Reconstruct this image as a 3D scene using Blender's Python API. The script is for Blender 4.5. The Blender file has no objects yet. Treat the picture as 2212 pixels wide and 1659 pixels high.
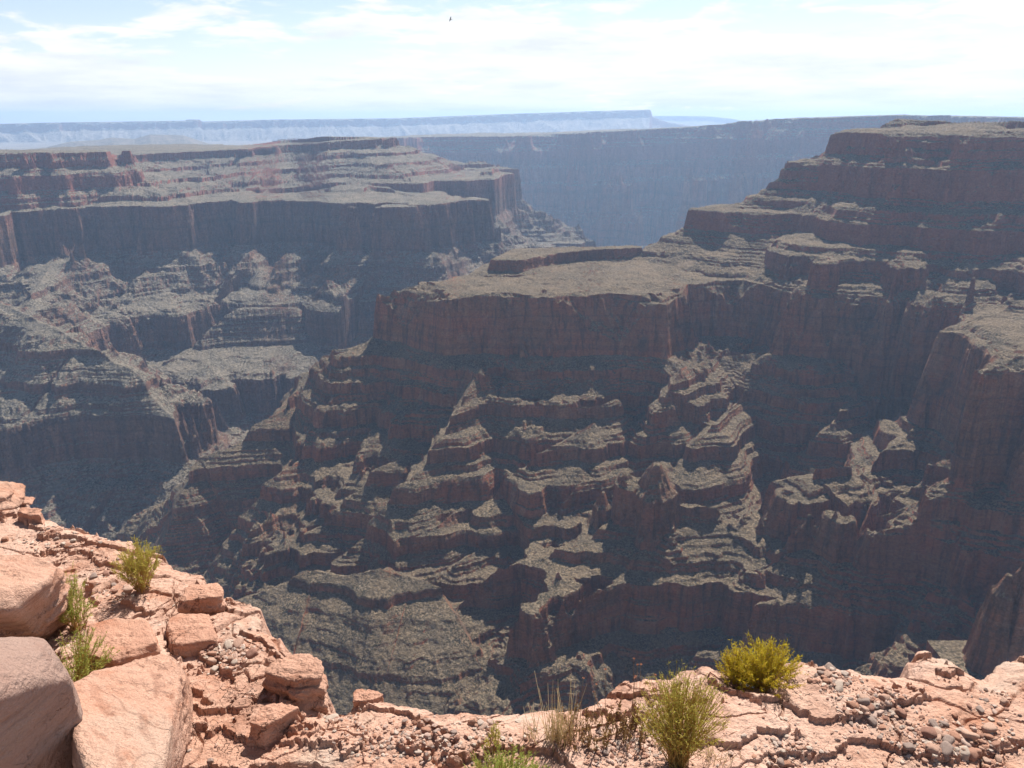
import bpy, bmesh, math, random, time
import numpy as np
from mathutils import Vector, Matrix

T0 = time.time()
C = bpy.context.scene.collection
S = bpy.context.scene
R = math.radians

# ------------------------------------------------------------------ camera
# The eye is the world origin; +Y looks across the canyon, z is height above the eye.
F_PX = 1760.0            # focal length in pixels of a 2212 x 1659 picture
PITCH = R(18.0)
cam_d = bpy.data.cameras.new('camera')
cam = bpy.data.objects.new('camera', cam_d)
C.objects.link(cam)
cam_d.sensor_width = 36.0
cam_d.lens = 36.0 * F_PX / 2212.0
cam_d.clip_start = 0.05
cam_d.clip_end = 200000.0
cam.location = (0, 0, 0)
cam.rotation_euler = (math.pi / 2 - PITCH, 0, 0)
S.camera = cam

# ------------------------------------------------------------------ light
SUN_AZ, SUN_EL = R(22.0), R(53.0)      # azimuth from +Y towards +X
sun_d = bpy.data.lights.new('sun', 'SUN')
sun_d.energy = 4.8
sun_d.angle = R(0.53)
sun_d.color = (1.0, 0.955, 0.88)
sun = bpy.data.objects.new('sun', sun_d)
C.objects.link(sun)
sdir = Vector((math.sin(SUN_AZ) * math.cos(SUN_EL), math.cos(SUN_AZ) * math.cos(SUN_EL), math.sin(SUN_EL)))
sun.rotation_euler = sdir.to_track_quat('Z', 'Y').to_euler()
sun.location = (0, -30, 60)

S.view_settings.view_transform = 'Standard'
S.view_settings.look = 'None'
S.view_settings.exposure = 0.88
S.view_settings.gamma = 1.0
S.cycles.volume_bounces = 1
S.cycles.max_bounces = 6
S.cycles.diffuse_bounces = 3


def N(nt, typ, **kw):
    n = nt.nodes.new(typ)
    ins = kw.pop('ins', {})
    for k, v in kw.items():
        setattr(n, k, v)
    for k, v in ins.items():
        s = n.inputs[k]
        if isinstance(v, bpy.types.NodeSocket):
            nt.links.new(v, s)
        else:
            s.default_value = v
    return n


def M(nt, op, a, b=None, c=None, clamp=False):
    n = nt.nodes.new('ShaderNodeMath')
    n.operation = op
    n.use_clamp = clamp
    for i, v in enumerate((a, b, c)):
        if v is None:
            continue
        if isinstance(v, bpy.types.NodeSocket):
            nt.links.new(v, n.inputs[i])
        else:
            n.inputs[i].default_value = v
    return n.outputs[0]


def MIX(nt, f, a, b, mode='MIX'):
    n = nt.nodes.new('ShaderNodeMix')
    n.data_type = 'RGBA'
    n.blend_type = mode
    for s, v in ((n.inputs[0], f), (n.inputs[6], a), (n.inputs[7], b)):
        if isinstance(v, bpy.types.NodeSocket):
            nt.links.new(v, s)
        else:
            s.default_value = v if not isinstance(v, tuple) or len(v) == 4 else (*v, 1)
    return n.outputs[2]


def RAMP(nt, f, stops, interp='LINEAR'):
    n = nt.nodes.new('ShaderNodeValToRGB')
    n.color_ramp.interpolation = interp
    el = n.color_ramp.elements
    while len(el) < len(stops):
        el.new(0.5)
    for e, (p, c) in zip(el, stops):
        e.position = p
        e.color = (c, c, c, 1) if isinstance(c, (int, float)) else (*c, 1)
    nt.links.new(f, n.inputs[0])
    return n.outputs[0]


def NOISE(nt, vec, scale, detail=4, rough=0.55, dist=0.0):
    n = N(nt, 'ShaderNodeTexNoise', ins={'Vector': vec, 'Scale': scale, 'Detail': detail, 'Roughness': rough, 'Distortion': dist})
    return n.outputs[0]


def MAP(nt, vec, scale=(1, 1, 1), loc=(0, 0, 0), rot=(0, 0, 0)):
    n = N(nt, 'ShaderNodeMapping', ins={'Vector': vec, 'Scale': scale, 'Location': loc, 'Rotation': rot})
    return n.outputs[0]


# ------------------------------------------------------------------ sky
W = bpy.data.worlds.new('World')
S.world = W
W.use_nodes = True
nt = W.node_tree
nt.nodes.clear()
sky = N(nt, 'ShaderNodeTexSky', sky_type='NISHITA', sun_disc=False, sun_elevation=SUN_EL, sun_rotation=SUN_AZ,
        altitude=1400.0, air_density=1.0, dust_density=1.2, ozone_density=1.0)
tc = N(nt, 'ShaderNodeTexCoord')
sep = N(nt, 'ShaderNodeSeparateXYZ', ins={0: tc.outputs['Generated']})
brg = M(nt, 'ARCTAN2', sep.outputs[0], sep.outputs[1])
elv = M(nt, 'POWER', M(nt, 'MAXIMUM', sep.outputs[2], 0.0), 0.8)
pl = N(nt, 'ShaderNodeCombineXYZ', ins={0: brg, 1: elv, 2: 0.0}).outputs[0]
c1 = NOISE(nt, MAP(nt, pl, (4.2, 17.0, 1), (3.4, 1.9, 0)), 1.0, 7, 0.6, 0.5)
c2 = NOISE(nt, MAP(nt, pl, (12.0, 44.0, 1), (0.4, 5.2, 0)), 1.0, 6, 0.62, 0.4)
veil = N(nt, 'ShaderNodeMapRange', ins={'Value': sep.outputs[2], 'From Min': 0.12, 'From Max': 0.45}).outputs[0]
# more cloud to the right (where the sun stands) and low down
bias = M(nt, 'MULTIPLY', sep.outputs[0], 0.075)
low = N(nt, 'ShaderNodeMapRange', ins={'Value': sep.outputs[2], 'From Min': 0.035, 'From Max': 0.125, 'To Min': 0.10, 'To Max': -0.035}).outputs[0]
cv = M(nt, 'ADD', M(nt, 'ADD', M(nt, 'MULTIPLY', c1, 0.66), M(nt, 'MULTIPLY', c2, 0.34)), M(nt, 'ADD', bias, M(nt, 'SUBTRACT', low, M(nt, 'MULTIPLY', veil, 0.07))))
cov = N(nt, 'ShaderNodeMapRange', interpolation_type='SMOOTHSTEP', ins={'Value': cv, 'From Min': 0.465, 'From Max': 0.545}).outputs[0]
thick = NOISE(nt, MAP(nt, pl, (7.0, 34.0, 1), (7.0, 2.0, 0)), 1.0, 6, 0.62)
ccol = MIX(nt, RAMP(nt, thick, [(0.42, 0.0), (0.66, 1.0)]), (11.0, 10.9, 10.7), (8.6, 8.9, 9.2))
skyb = MIX(nt, 1.0, sky.outputs[0], MIX(nt, veil, (1.52, 1.36, 1.27), (0.72, 0.72, 0.72)), 'MULTIPLY')        # milky low sky, deep blue overhead
scol = MIX(nt, cov, skyb, ccol)
bg = N(nt, 'ShaderNodeBackground', ins={'Color': scol, 'Strength': 0.057})
wo = N(nt, 'ShaderNodeOutputWorld', ins={'Surface': bg.outputs[0]})


# ------------------------------------------------------------------ picture pixels to places
def ray(xd, yd):
    """Direction of a pixel of the 2212 x 1659 view."""
    x = (np.asarray(xd, float) - 1106.0) / F_PX
    u = -(np.asarray(yd, float) - 829.5) / F_PX
    cp, sp = math.cos(PITCH), math.sin(PITCH)
    return x, cp + u * sp, -sp + u * cp


def at_z(xd, yd, z):
    x, y, w = ray(xd, yd)
    t = z / w
    return float(x * t), float(y * t), z


def at_d(xd, yd, d):
    x, y, w = ray(xd, yd)
    t = d / math.hypot(x, y)
    return float(x * t), float(y * t), float(w * t)


# ------------------------------------------------------------------ noise
class Perlin:
    def __init__(self, seed):
        r = np.random.RandomState(seed)
        p = r.permutation(256)
        self.p = np.concatenate([p, p, p]).astype(np.int32)
        a = r.rand(256) * 2 * np.pi
        self.gx = np.cos(a).astype(np.float32)
        self.gy = np.sin(a).astype(np.float32)

    def __call__(self, x, y):
        xf = np.floor(x); yf = np.floor(y)
        xi = xf.astype(np.int32) & 255; yi = yf.astype(np.int32) & 255
        fx = (x - xf).astype(np.float32); fy = (y - yf).astype(np.float32)
        u = fx * fx * fx * (fx * (fx * 6 - 15) + 10); v = fy * fy * fy * (fy * (fy * 6 - 15) + 10)
        p = self.p
        a = p[xi] + yi; b = p[xi + 1] + yi
        h00 = p[a]; h01 = p[a + 1]; h10 = p[b]; h11 = p[b + 1]
        gx, gy = self.gx, self.gy
        n00 = gx[h00] * fx + gy[h00] * fy
        n10 = gx[h10] * (fx - 1) + gy[h10] * fy
        n01 = gx[h01] * fx + gy[h01] * (fy - 1)
        n11 = gx[h11] * (fx - 1) + gy[h11] * (fy - 1)
        nx0 = n00 + u * (n10 - n00); nx1 = n01 + u * (n11 - n01)
        return (nx0 + v * (nx1 - nx0)) * 1.4


PN = [Perlin(100 + i) for i in range(8)]


def sstep(x, a, b):
    t = np.clip((x - a) / (b - a), 0, 1)
    return t * t * (3 - 2 * t)


def ridge(p):
    return 1.0 - np.abs(2 * p)


# ------------------------------------------------------------------ the canyon as one field of heights
def prof(*pts):
    a = np.array(pts, float)
    return a[:, 0], a[:, 1]


PROF = {
    # horizontal metres from the rim -> height; hard beds are steep, soft beds lie at the slope of scree
    'wall': prof((-900, 22), (-200, 12), (-40, -6), (-12, -24), (0, -30), (9, -80), (45, -104), (54, -165), (92, -186), (140, -219), (148, -266),
                 (182, -287), (192, -338), (215, -352), (236, -520), (276, -545), (283, -575), (328, -605), (340, -665),
                 (425, -720), (438, -790), (760, -1000), (1000, -1130), (4000, -1500)),
    'upper': prof((-900, 0), (-150, -8), (-60, -18), (-12, -27), (0, -30), (9, -80), (45, -104), (54, -165), (92, -186), (132, -219), (140, -266),
                  (290, -343), (302, -354), (330, -450), (380, -1120), (4000, -1300)),
    'fan': prof((-200, -610), (0, -700), (75, -752), (80, -766), (180, -830), (184, -838), (430, -1000), (1000, -1060), (4000, -1100)),
    'far_side': prof((-2500, -120), (-60, -128), (0, -132), (10, -168), (110, -196), (118, -208), (260, -236), (266, -246), (400, -276), (410, -290), (560, -306),
                     (590, -470), (700, -520), (706, -535), (800, -590), (806, -600), (905, -632), (935, -742), (985, -776), (1020, -796), (1042, -905),
                     (1100, -945), (1108, -965), (1240, -1050), (1500, -1100), (4000, -1130)),
    'far_steep': prof((-2500, -120), (-60, -128), (0, -132), (10, -185), (55, -212), (65, -258), (110, -286), (118, -300), (135, -306),
                      (165, -470), (275, -520), (281, -535), (375, -590), (381, -600), (480, -632), (510, -742), (560, -776), (595, -796), (617, -905),
                      (675, -945), (683, -965), (815, -1050), (1100, -1100), (4000, -1130)),
    'bench': prof((-900, -200), (-60, -320), (0, -352), (17, -474), (52, -496), (56, -511), (100, -540), (106, -564), (152, -594), (158, -620), (208, -650), (213, -676),
                  (278, -714), (285, -744), (342, -780), (349, -800), (605, -985), (855, -1130), (4000, -1500)),
    'far_low': prof((-300, -380), (0, -480), (130, -582), (136, -602), (215, -652), (221, -672), (300, -722), (322, -836), (345, -850), (520, -945), (525, -955), (760, -1070), (1000, -1180), (4000, -1500)),
    'spur': prof((-60, -440), (0, -490), (36, -520), (70, -545), (75, -566), (130, -598), (136, -622), (192, -652), (197, -676),
                 (268, -716), (275, -744), (335, -780), (342, -800), (600, -985), (850, -1130), (4000, -1500)),
    'mound': prof((-300, 30), (0, 5), (34, -4), (38, -11), (80, -22), (84, -28), (115, -40), (150, -1200)),
    'knoll': prof((-400, -296), (0, -306), (28, -313), (35, -338), (90, -353), (130, -420), (180, -1200)),
    'redtop': prof((-900, -236), (90, -252), (148, -266), (182, -287), (192, -338), (215, -352), (236, -520), (276, -545), (500, -1100), (4000, -1200)),
    'shoulder': prof((-900, -240), (0, -300), (92, -352), (112, -520), (150, -545), (157, -575), (200, -605), (212, -665),
                     (297, -720), (310, -790), (630, -1000), (900, -1140), (4000, -1500)),
    'back': prof((-3000, 10), (-50, -5), (0, -10), (30, -90), (110, -150), (135, -260), (200, -300), (240, -400), (320, -440), (370, -640), (500, -740),
                 (530, -900), (900, -1110), (6000, -1150)),
    'ours': prof((-900, -8), (0, -14), (9, -80), (36, -104), (44, -165), (70, -186), (100, -219), (108, -266),
                 (130, -287), (140, -338), (152, -352), (170, -520), (210, -545), (217, -575), (262, -605), (274, -665),
                 (359, -720), (372, -790), (760, -1000), (1000, -1130), (4000, -1500)),
}


def u_of(profile, z):
    a, b = PROF[profile]
    return float(np.interp(-z, -b, a))


FEATS = []


def feat(name, pts, profile, closed=False, inside=1.0, amp=1.0, lam=1.0, k=1.0, maxd=2500.0, fade0=0.3):
    """pts: (xD, yD, z) pixels at a height, with optional offset of the strata there."""
    P = []
    for q in pts:
        if q[0] == 'xy':
            _, x, y, z, off = q
        else:
            xd, yd, z = q[:3]
            off = q[3] if len(q) > 3 else 0.0
            x, y, _ = at_z(xd, yd, z)
        P.append((x, y, u_of(profile, z - off), off))
    FEATS.append(dict(name=name, P=np.array(P, np.float32), prof=profile, closed=closed, inside=inside, amp=amp, lam=lam, k=k, maxd=maxd, fade0=fade0))


def pd(xd, yd, d, off=None, z=None, o=0.0):
    x, y, zz_ = at_d(xd, yd, d)
    return ('xy', x, y, zz_ if z is None else z, o if off is None else off)


# our own side of the canyon, under the ledge
feat('near_rim', [('xy', -3000, 2, -14, 0), ('xy', -10, 0, -14, 0), ('xy', 10, 0, -14, 0), ('xy', 3000, -60, -14, 0), ('xy', 3000, -2000, -14, 0), ('xy', -3000, -2000, -14, 0)],
     'ours', closed=True, amp=0.5)

# the big promontory across the side canyon: wide bench on top of the tall cliff
ZB = -352.0
feat('mesa', [(812, 613, ZB), (900, 629, ZB), (960, 642, ZB), (1060, 636, ZB), (1110, 634, ZB), (1150, 640, ZB), (1240, 643, ZB), (1340, 642, ZB), (1440, 646, ZB),
              (1485, 611, ZB), (1560, 609, ZB), (1650, 614, ZB), (1720, 630, ZB), (1770, 643, ZB), (1860, 629, ZB), (1850, 605, ZB), (1930, 590, ZB), (2010, 592, ZB), (2060, 606, ZB),
              (2110, 596, ZB), (2200, 575, ZB), (2600, 560, ZB), pd(2600, 500, 2900, 0, ZB), pd(1500, 480, 2500, 0, ZB), pd(1250, 520, 2230, 0, ZB), pd(1060, 560, 2010, 0, ZB), pd(900, 598, 1900, 0, ZB)],
     'bench', closed=True, inside=0.12, amp=0.6, fade0=0.22)
# knoll on the bench
feat('mesa', [pd(1070, 558, 1915, 0, -310), pd(1125, 556, 1905, 0, -312), pd(1200, 552, 2010, 0, -316), pd(1290, 546, 2080, 0, -318), pd(1385, 541, 2130, 0, -318), pd(1385, 532, 2180, 0, -318), pd(1110, 540, 2080, 0, -312)],
     'knoll', closed=True, inside=0.1, amp=0.12, fade0=0.4)
# the stepped upper mesa at right
feat('upper_mesa', [pd(1797, 296, 2250, 0, -31), pd(1900, 290, 2140, 0, -31), pd(2000, 287, 2120, 0, -31), pd(2120, 284, 2110, 0, -31), pd(2230, 280, 2110, 0, -31), pd(2700, 270, 2100, 0, -31),
                    pd(2900, 250, 3000, 0, -30), pd(2050, 255, 2900, 0, -30)],
     'upper', closed=True, inside=1.0, amp=0.55, fade0=0.35)
feat('upper_mesa', [pd(1900, 268, 2330, 0), pd(1945, 255, 2340, 0), pd(2010, 258, 2350, 0), pd(2060, 263, 2330, 0), pd(2130, 262, 2320, 0), pd(2212, 260, 2290, 0), pd(2400, 256, 2250, 0)], 'mound', amp=0.25, fade0=0.15)
# nose of the lowest step, running out to the left
feat('upper_mesa', [pd(1490, 462, 2170, 0, -222), pd(1560, 455, 2120, 0, -222), pd(1670, 458, 2080, 0, -222), pd(1800, 450, 2200, 0, -222), pd(1560, 440, 2330, 0, -222)],
     'upper', closed=True, inside=0.25, amp=0.3, fade0=0.4)
feat('upper_mesa', [pd(1655, 388, 2230, 0, -120), pd(1800, 380, 2190, 0, -118), pd(1800, 350, 2350, 0, -106), pd(1700, 365, 2330, 0, -112)],
     'upper', closed=True, inside=0.3, amp=0.3, fade0=0.4)
# the red cliff below it, right part only
feat('upper_mesa', [pd(1640, 540, 1985, 0, -288), pd(1720, 550, 1930, 0, -290), pd(1800, 548, 1900, 0, -290), pd(1900, 545, 1900, 0, -290), pd(2010, 545, 1900, 0, -290), pd(2070, 530, 2010, 0, -290),
                    pd(2130, 545, 1900, 0, -290), pd(2300, 530, 1850, 0, -290), pd(2300, 500, 2200, 0, -290), pd(1640, 505, 2200, 0, -290)],
     'redtop', closed=True, inside=0.9, amp=0.8, fade0=0.5)

# spurs that come down the front of the promontory
feat('mesa', [(772, 775, -522), (700, 770, -545), (622, 868, -608), (530, 930, -655), (430, 988, -700), (392, 1062, -752), (352, 1165, -835)], 'spur', amp=0.3, fade0=0.12, k=1.2)
SPURS = [
    ([(1040, 790, 14), (1008, 845, 44), (968, 905, 62), (932, 962, 70), (890, 1030, 72), (838, 1078, 62), (790, 1135, 54), (742, 1190, 36)], 0.4),
    ([(985, 866, 26), (1050, 874, 34), (1130, 880, 36), (1220, 884, 36), (1300, 874, 34), (1335, 855, 16)], 0.35),
    ([(1330, 872, 14), (1262, 925, 40), (1200, 962, 62), (1140, 1000, 56), (1085, 1040, 50), (1040, 1090, 40)], 0.4),
    ([(1320, 985, 20), (1268, 1035, 50), (1215, 1085, 60), (1165, 1120, 40)], 0.35),
    ([(735, 860, 20), (700, 905, 44), (655, 965, 62), (606, 1020, 68), (560, 1075, 62), (510, 1130, 44)], 0.4),
    ([(860, 990, 16), (790, 1040, 40), (722, 1090, 56), (660, 1150, 54), (600, 1205, 36)], 0.35),
    ([(1010, 1085, 20), (950, 1130, 48), (890, 1168, 60), (830, 1195, 36)], 0.35),
    ([(1090, 1130, 18), (1040, 1170, 42), (985, 1215, 44)], 0.35),
    ([(1690, 752, 16), (1640, 762, 36), (1550, 772, 44), (1470, 792, 48), (1445, 836, 50), (1462, 880, 30)], 0.4),
    ([(1640, 822, 18), (1600, 862, 46), (1545, 905, 56), (1500, 950, 46)], 0.4),
    ([(1840, 810, 14), (1850, 850, 34), (1800, 905, 42), (1760, 940, 28)], 0.35),
]


def first_hit(xd, yd):
    x, y, w = ray(xd, yd)
    r = np.arange(600.0, 3200.0, 1.5)
    t = r / math.hypot(float(x), float(y))
    z = field((x * t)[None, :], (y * t)[None, :], plain=True)[0]
    k = np.nonzero(z >= w * t)[0]
    return r[k[0]] if len(k) else 1500.0


# the near cliff that comes in from the right
feat('red_cliff', [pd(2048, 650, 1590, 0, ZB), pd(2110, 690, 1500, 0, ZB), pd(2212, 715, 1430, 0, ZB), pd(2420, 740, 1330, 0, ZB), pd(2800, 740, 1250, 0, ZB), pd(2800, 560, 1900, 0, ZB),
                   pd(2420, 560, 1850, 0, ZB), pd(2212, 597, 1760, 0, ZB), pd(2110, 622, 1650, 0, ZB)],
     'shoulder', closed=True, inside=0.45, amp=0.95, fade0=0.5)
feat('red_cliff', [pd(2062, 648, 1590, 0, -345), pd(2110, 626, 1640, 0, -338), pd(2212, 597, 1720, 0, -317), pd(2420, 545, 1780, 0, -300)], 'shoulder', amp=0.3, fade0=0.12, k=0.8)
feat('red_cliff', [pd(2030, 740, 1560, 0, -430), pd(1985, 800, 1520, 0, -490), pd(1925, 880, 1470, 0, -540), pd(1895, 900, 1440, 0, -560), pd(1900, 990, 1370, 0, -600), pd(1885, 1040, 1330, 0, -618)],
     'wall', amp=0.5, fade0=0.4)
feat('red_cliff', [pd(1850, 915, 1400, 0, -548), pd(1770, 960, 1370, 0, -575), pd(1752, 1010, 1320, 0, -603)], 'wall', amp=0.25, fade0=0.3)
# the long ledge below it
feat('red_cliff', [(1716, 1062, -607), (1800, 1066, -607), (1960, 1068, -607), (2212, 1066, -607), (2500, 1060, -607), (2500, 990, -607), (2212, 1000, -590), (1960, 1030, -600)],
     'wall', closed=True, inside=0.5, amp=0.12, fade0=0.4)
# the ridge with the pinnacle
feat('ridge', [(1700, 1118, -668), (1620, 1135, -668), (1560, 1140, -670), (1480, 1140, -668), (1400, 1140, -668), (1330, 1122, -664), (1240, 1172, -690), (1120, 1212, -722), (1098, 1252, -750), (972, 1312, -792)],
     'wall', amp=0.36, fade0=0.12)
feat('ridge', [(1335, 1128, -667), (1400, 1141, -667), (1485, 1142, -667), (1560, 1138, -668), pd(1560, 1100, 1330, 0, -660), pd(1340, 1100, 1330, 0, -660)], 'wall', closed=True, inside=0.1, amp=0.15, fade0=0.3)
feat('ridge', [(972, 1300, -785), (955, 1275, -757), (890, 1245, -738), (820, 1228, -728), (740, 1245, -745), (680, 1232, -740), (610, 1262, -768), (540, 1285, -790), (480, 1310, -815)],
     'fan', amp=0.3, fade0=0.12)
feat('ridge', [(940, 1330, -800), (1020, 1402, -850), (1120, 1485, -895)], 'fan', amp=0.2, fade0=0.12)
feat('ridge', [(1640, 1150, -668), (1620, 1230, -700), (1690, 1290, -722), (1600, 1350, -760), (1500, 1400, -800)], 'wall', amp=0.6, fade0=0.3)
feat('ridge', [(1400, 1150, -672), (1330, 1250, -715), (1250, 1330, -760), (1200, 1380, -790)], 'wall', amp=0.6, fade0=0.3)
feat('ridge', [(2000, 1170, -690), (1940, 1195, -700), (1870, 1255, -722), (1800, 1320, -780), (1760, 1400, -830)], 'wall', amp=0.35, fade0=0.2)
# low spurs at the lower right edge
feat('red_cliff', [pd(2125, 1335, 955, 0), pd(2170, 1322, 950, 0), pd(2300, 1250, 960, 0), pd(2600, 1000, 1000, 0)], 'wall', amp=0.05, fade0=0.3, k=4.0)

# the far side of the main canyon
def fo(z): return z + 132.0
feat('far_mesa', [pd(-420, 330, 4100, fo(-150), -150), pd(40, 324, 4050, fo(-140), -140), pd(235, 323, 4000, fo(-135), -135), pd(250, 335, 4350, fo(-160), -160), pd(440, 322, 4500, fo(-150), -150),
                  pd(600, 313, 4400, fo(-125), -125), pd(822, 299, 4250, fo(-88), -88), pd(826, 301, 4700, fo(-92), -92), pd(800, 300, 7000, fo(-330), -330), pd(-500, 318, 7000, fo(-350), -350)],
     'far_side', closed=True, amp=0.95, lam=1.25, fade0=0.15, maxd=4000, k=1.0)
feat('far_mesa', [(-120, 610, -470), (0, 655, -500), (130, 716, -545), (165, 738, -570), (232, 772, -600), (292, 802, -625), (342, 872, -700), (386, 925, -745)], 'far_low', amp=0.6, fade0=0.15)
feat('far_mesa', [(160, 520, -420), (120, 560, -470), (60, 640, -520)], 'far_side', amp=0.5, fade0=0.2)
feat('far_mesa', [(300, 440, -330), (330, 500, -420), (330, 560, -510), (250, 610, -575), (160, 660, -600)], 'far_side', amp=0.5, fade0=0.2)
feat('far_mesa', [(535, 500, -440), (530, 520, -460), (560, 580, -540), (560, 620, -590)], 'far_side', amp=0.4, fade0=0.2)
feat('far_mesa', [(500, 710, -770), (560, 740, -775), (660, 745, -760), (740, 720, -745)], 'far_side', amp=0.6, fade0=0.3)
feat('far_mesa', [(470, 895, -880), (480, 920, -900), (520, 935, -915)], 'far_side', amp=0.3, fade0=0.3)
feat('far_mesa', [(950, 470, -455), (1035, 470, -462), (1040, 500, -520), (1110, 515, -548), (960, 560, -590)], 'far_side', amp=0.5, fade0=0.3)

feat('far_mesa', [(560, 424, -300), (640, 425, -300), (740, 436, -303), (830, 432, -303), (900, 442, -308), (955, 436, -304), (975, 424, -300), pd(900, 385, 4200, 0, -298), pd(700, 400, 4200, 0, -298)], 'far_side', closed=True, inside=0.45, amp=0.7, lam=1.2, fade0=0.3)
feat('far_mesa', [pd(-300, 326, 3650, fo(-118), -118), pd(52, 324, 3620, fo(-118), -118), pd(230, 324, 3640, fo(-119), -119), pd(236, 330, 3900, fo(-122), -122), pd(40, 326, 4400, fo(-150), -150), pd(-300, 326, 4400, fo(-150), -150)],
     'far_steep', closed=True, amp=0.7, lam=1.1, fade0=0.15)
# lower platform across the river
feat('far_mesa', [(285, 786, -783), (335, 803, -783), (400, 812, -783), (470, 815, -783), (490, 800, -783), (560, 798, -783), (640, 792, -783), (662, 806, -783), (700, 790, -783), (760, 770, -783), (820, 740, -783), (780, 715, -783), (500, 720, -783), (400, 745, -783)],
     'far_side', closed=True, inside=0.4, amp=0.5, fade0=0.35)

feat('far_mesa', [(400, 950, -850), (330, 985, -880), (245, 1022, -905)], 'fan', amp=0.35, fade0=0.15)
feat('far_mesa', [(385, 930, -800), (432, 985, -875), (440, 1000, -900)], 'fan', amp=0.35, fade0=0.15)

# the blue wall far up the canyon
def bo(z): return z + 10.0
feat('blue_wall', [pd(700, 318, 8200, bo(-200), -200), pd(865, 304, 8000, bo(-160), -160), pd(1100, 296, 7800, bo(-145), -145), pd(1300, 285, 7600, bo(-105), -105), pd(1480, 274, 7400, bo(-65), -65),
                   pd(1680, 257, 7000, bo(4), 4), pd(1960, 250, 6900, bo(30), 30), pd(2030, 253, 7000, bo(20), 20), pd(2300, 258, 7000, bo(5), 5), pd(2600, 258, 7000, bo(5), 5), pd(2600, 256, 12000, bo(20), 20), pd(700, 300, 12000, bo(-250), -250)],
     'back', closed=True, amp=1.6, lam=2.2, fade0=0.06, maxd=6000, inside=1.0)


def strata(seed, soft, hard, lo):
    r = random.Random(seed); a = [-1400.0]; b = [-1400.0]
    while a[-1] < 200:
        t1, t2 = r.uniform(*soft), r.uniform(*hard)
        a += [a[-1] + t1, a[-1] + t1 + t2]; b += [b[-1] + lo * t1, b[-1] + t1 + t2]
    return np.array(a), np.array(b)


STRATA = [strata(3, (7, 26), (2.5, 7), 0.42), strata(8, (2.5, 8), (0.8, 2.2), 0.45)]


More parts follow.
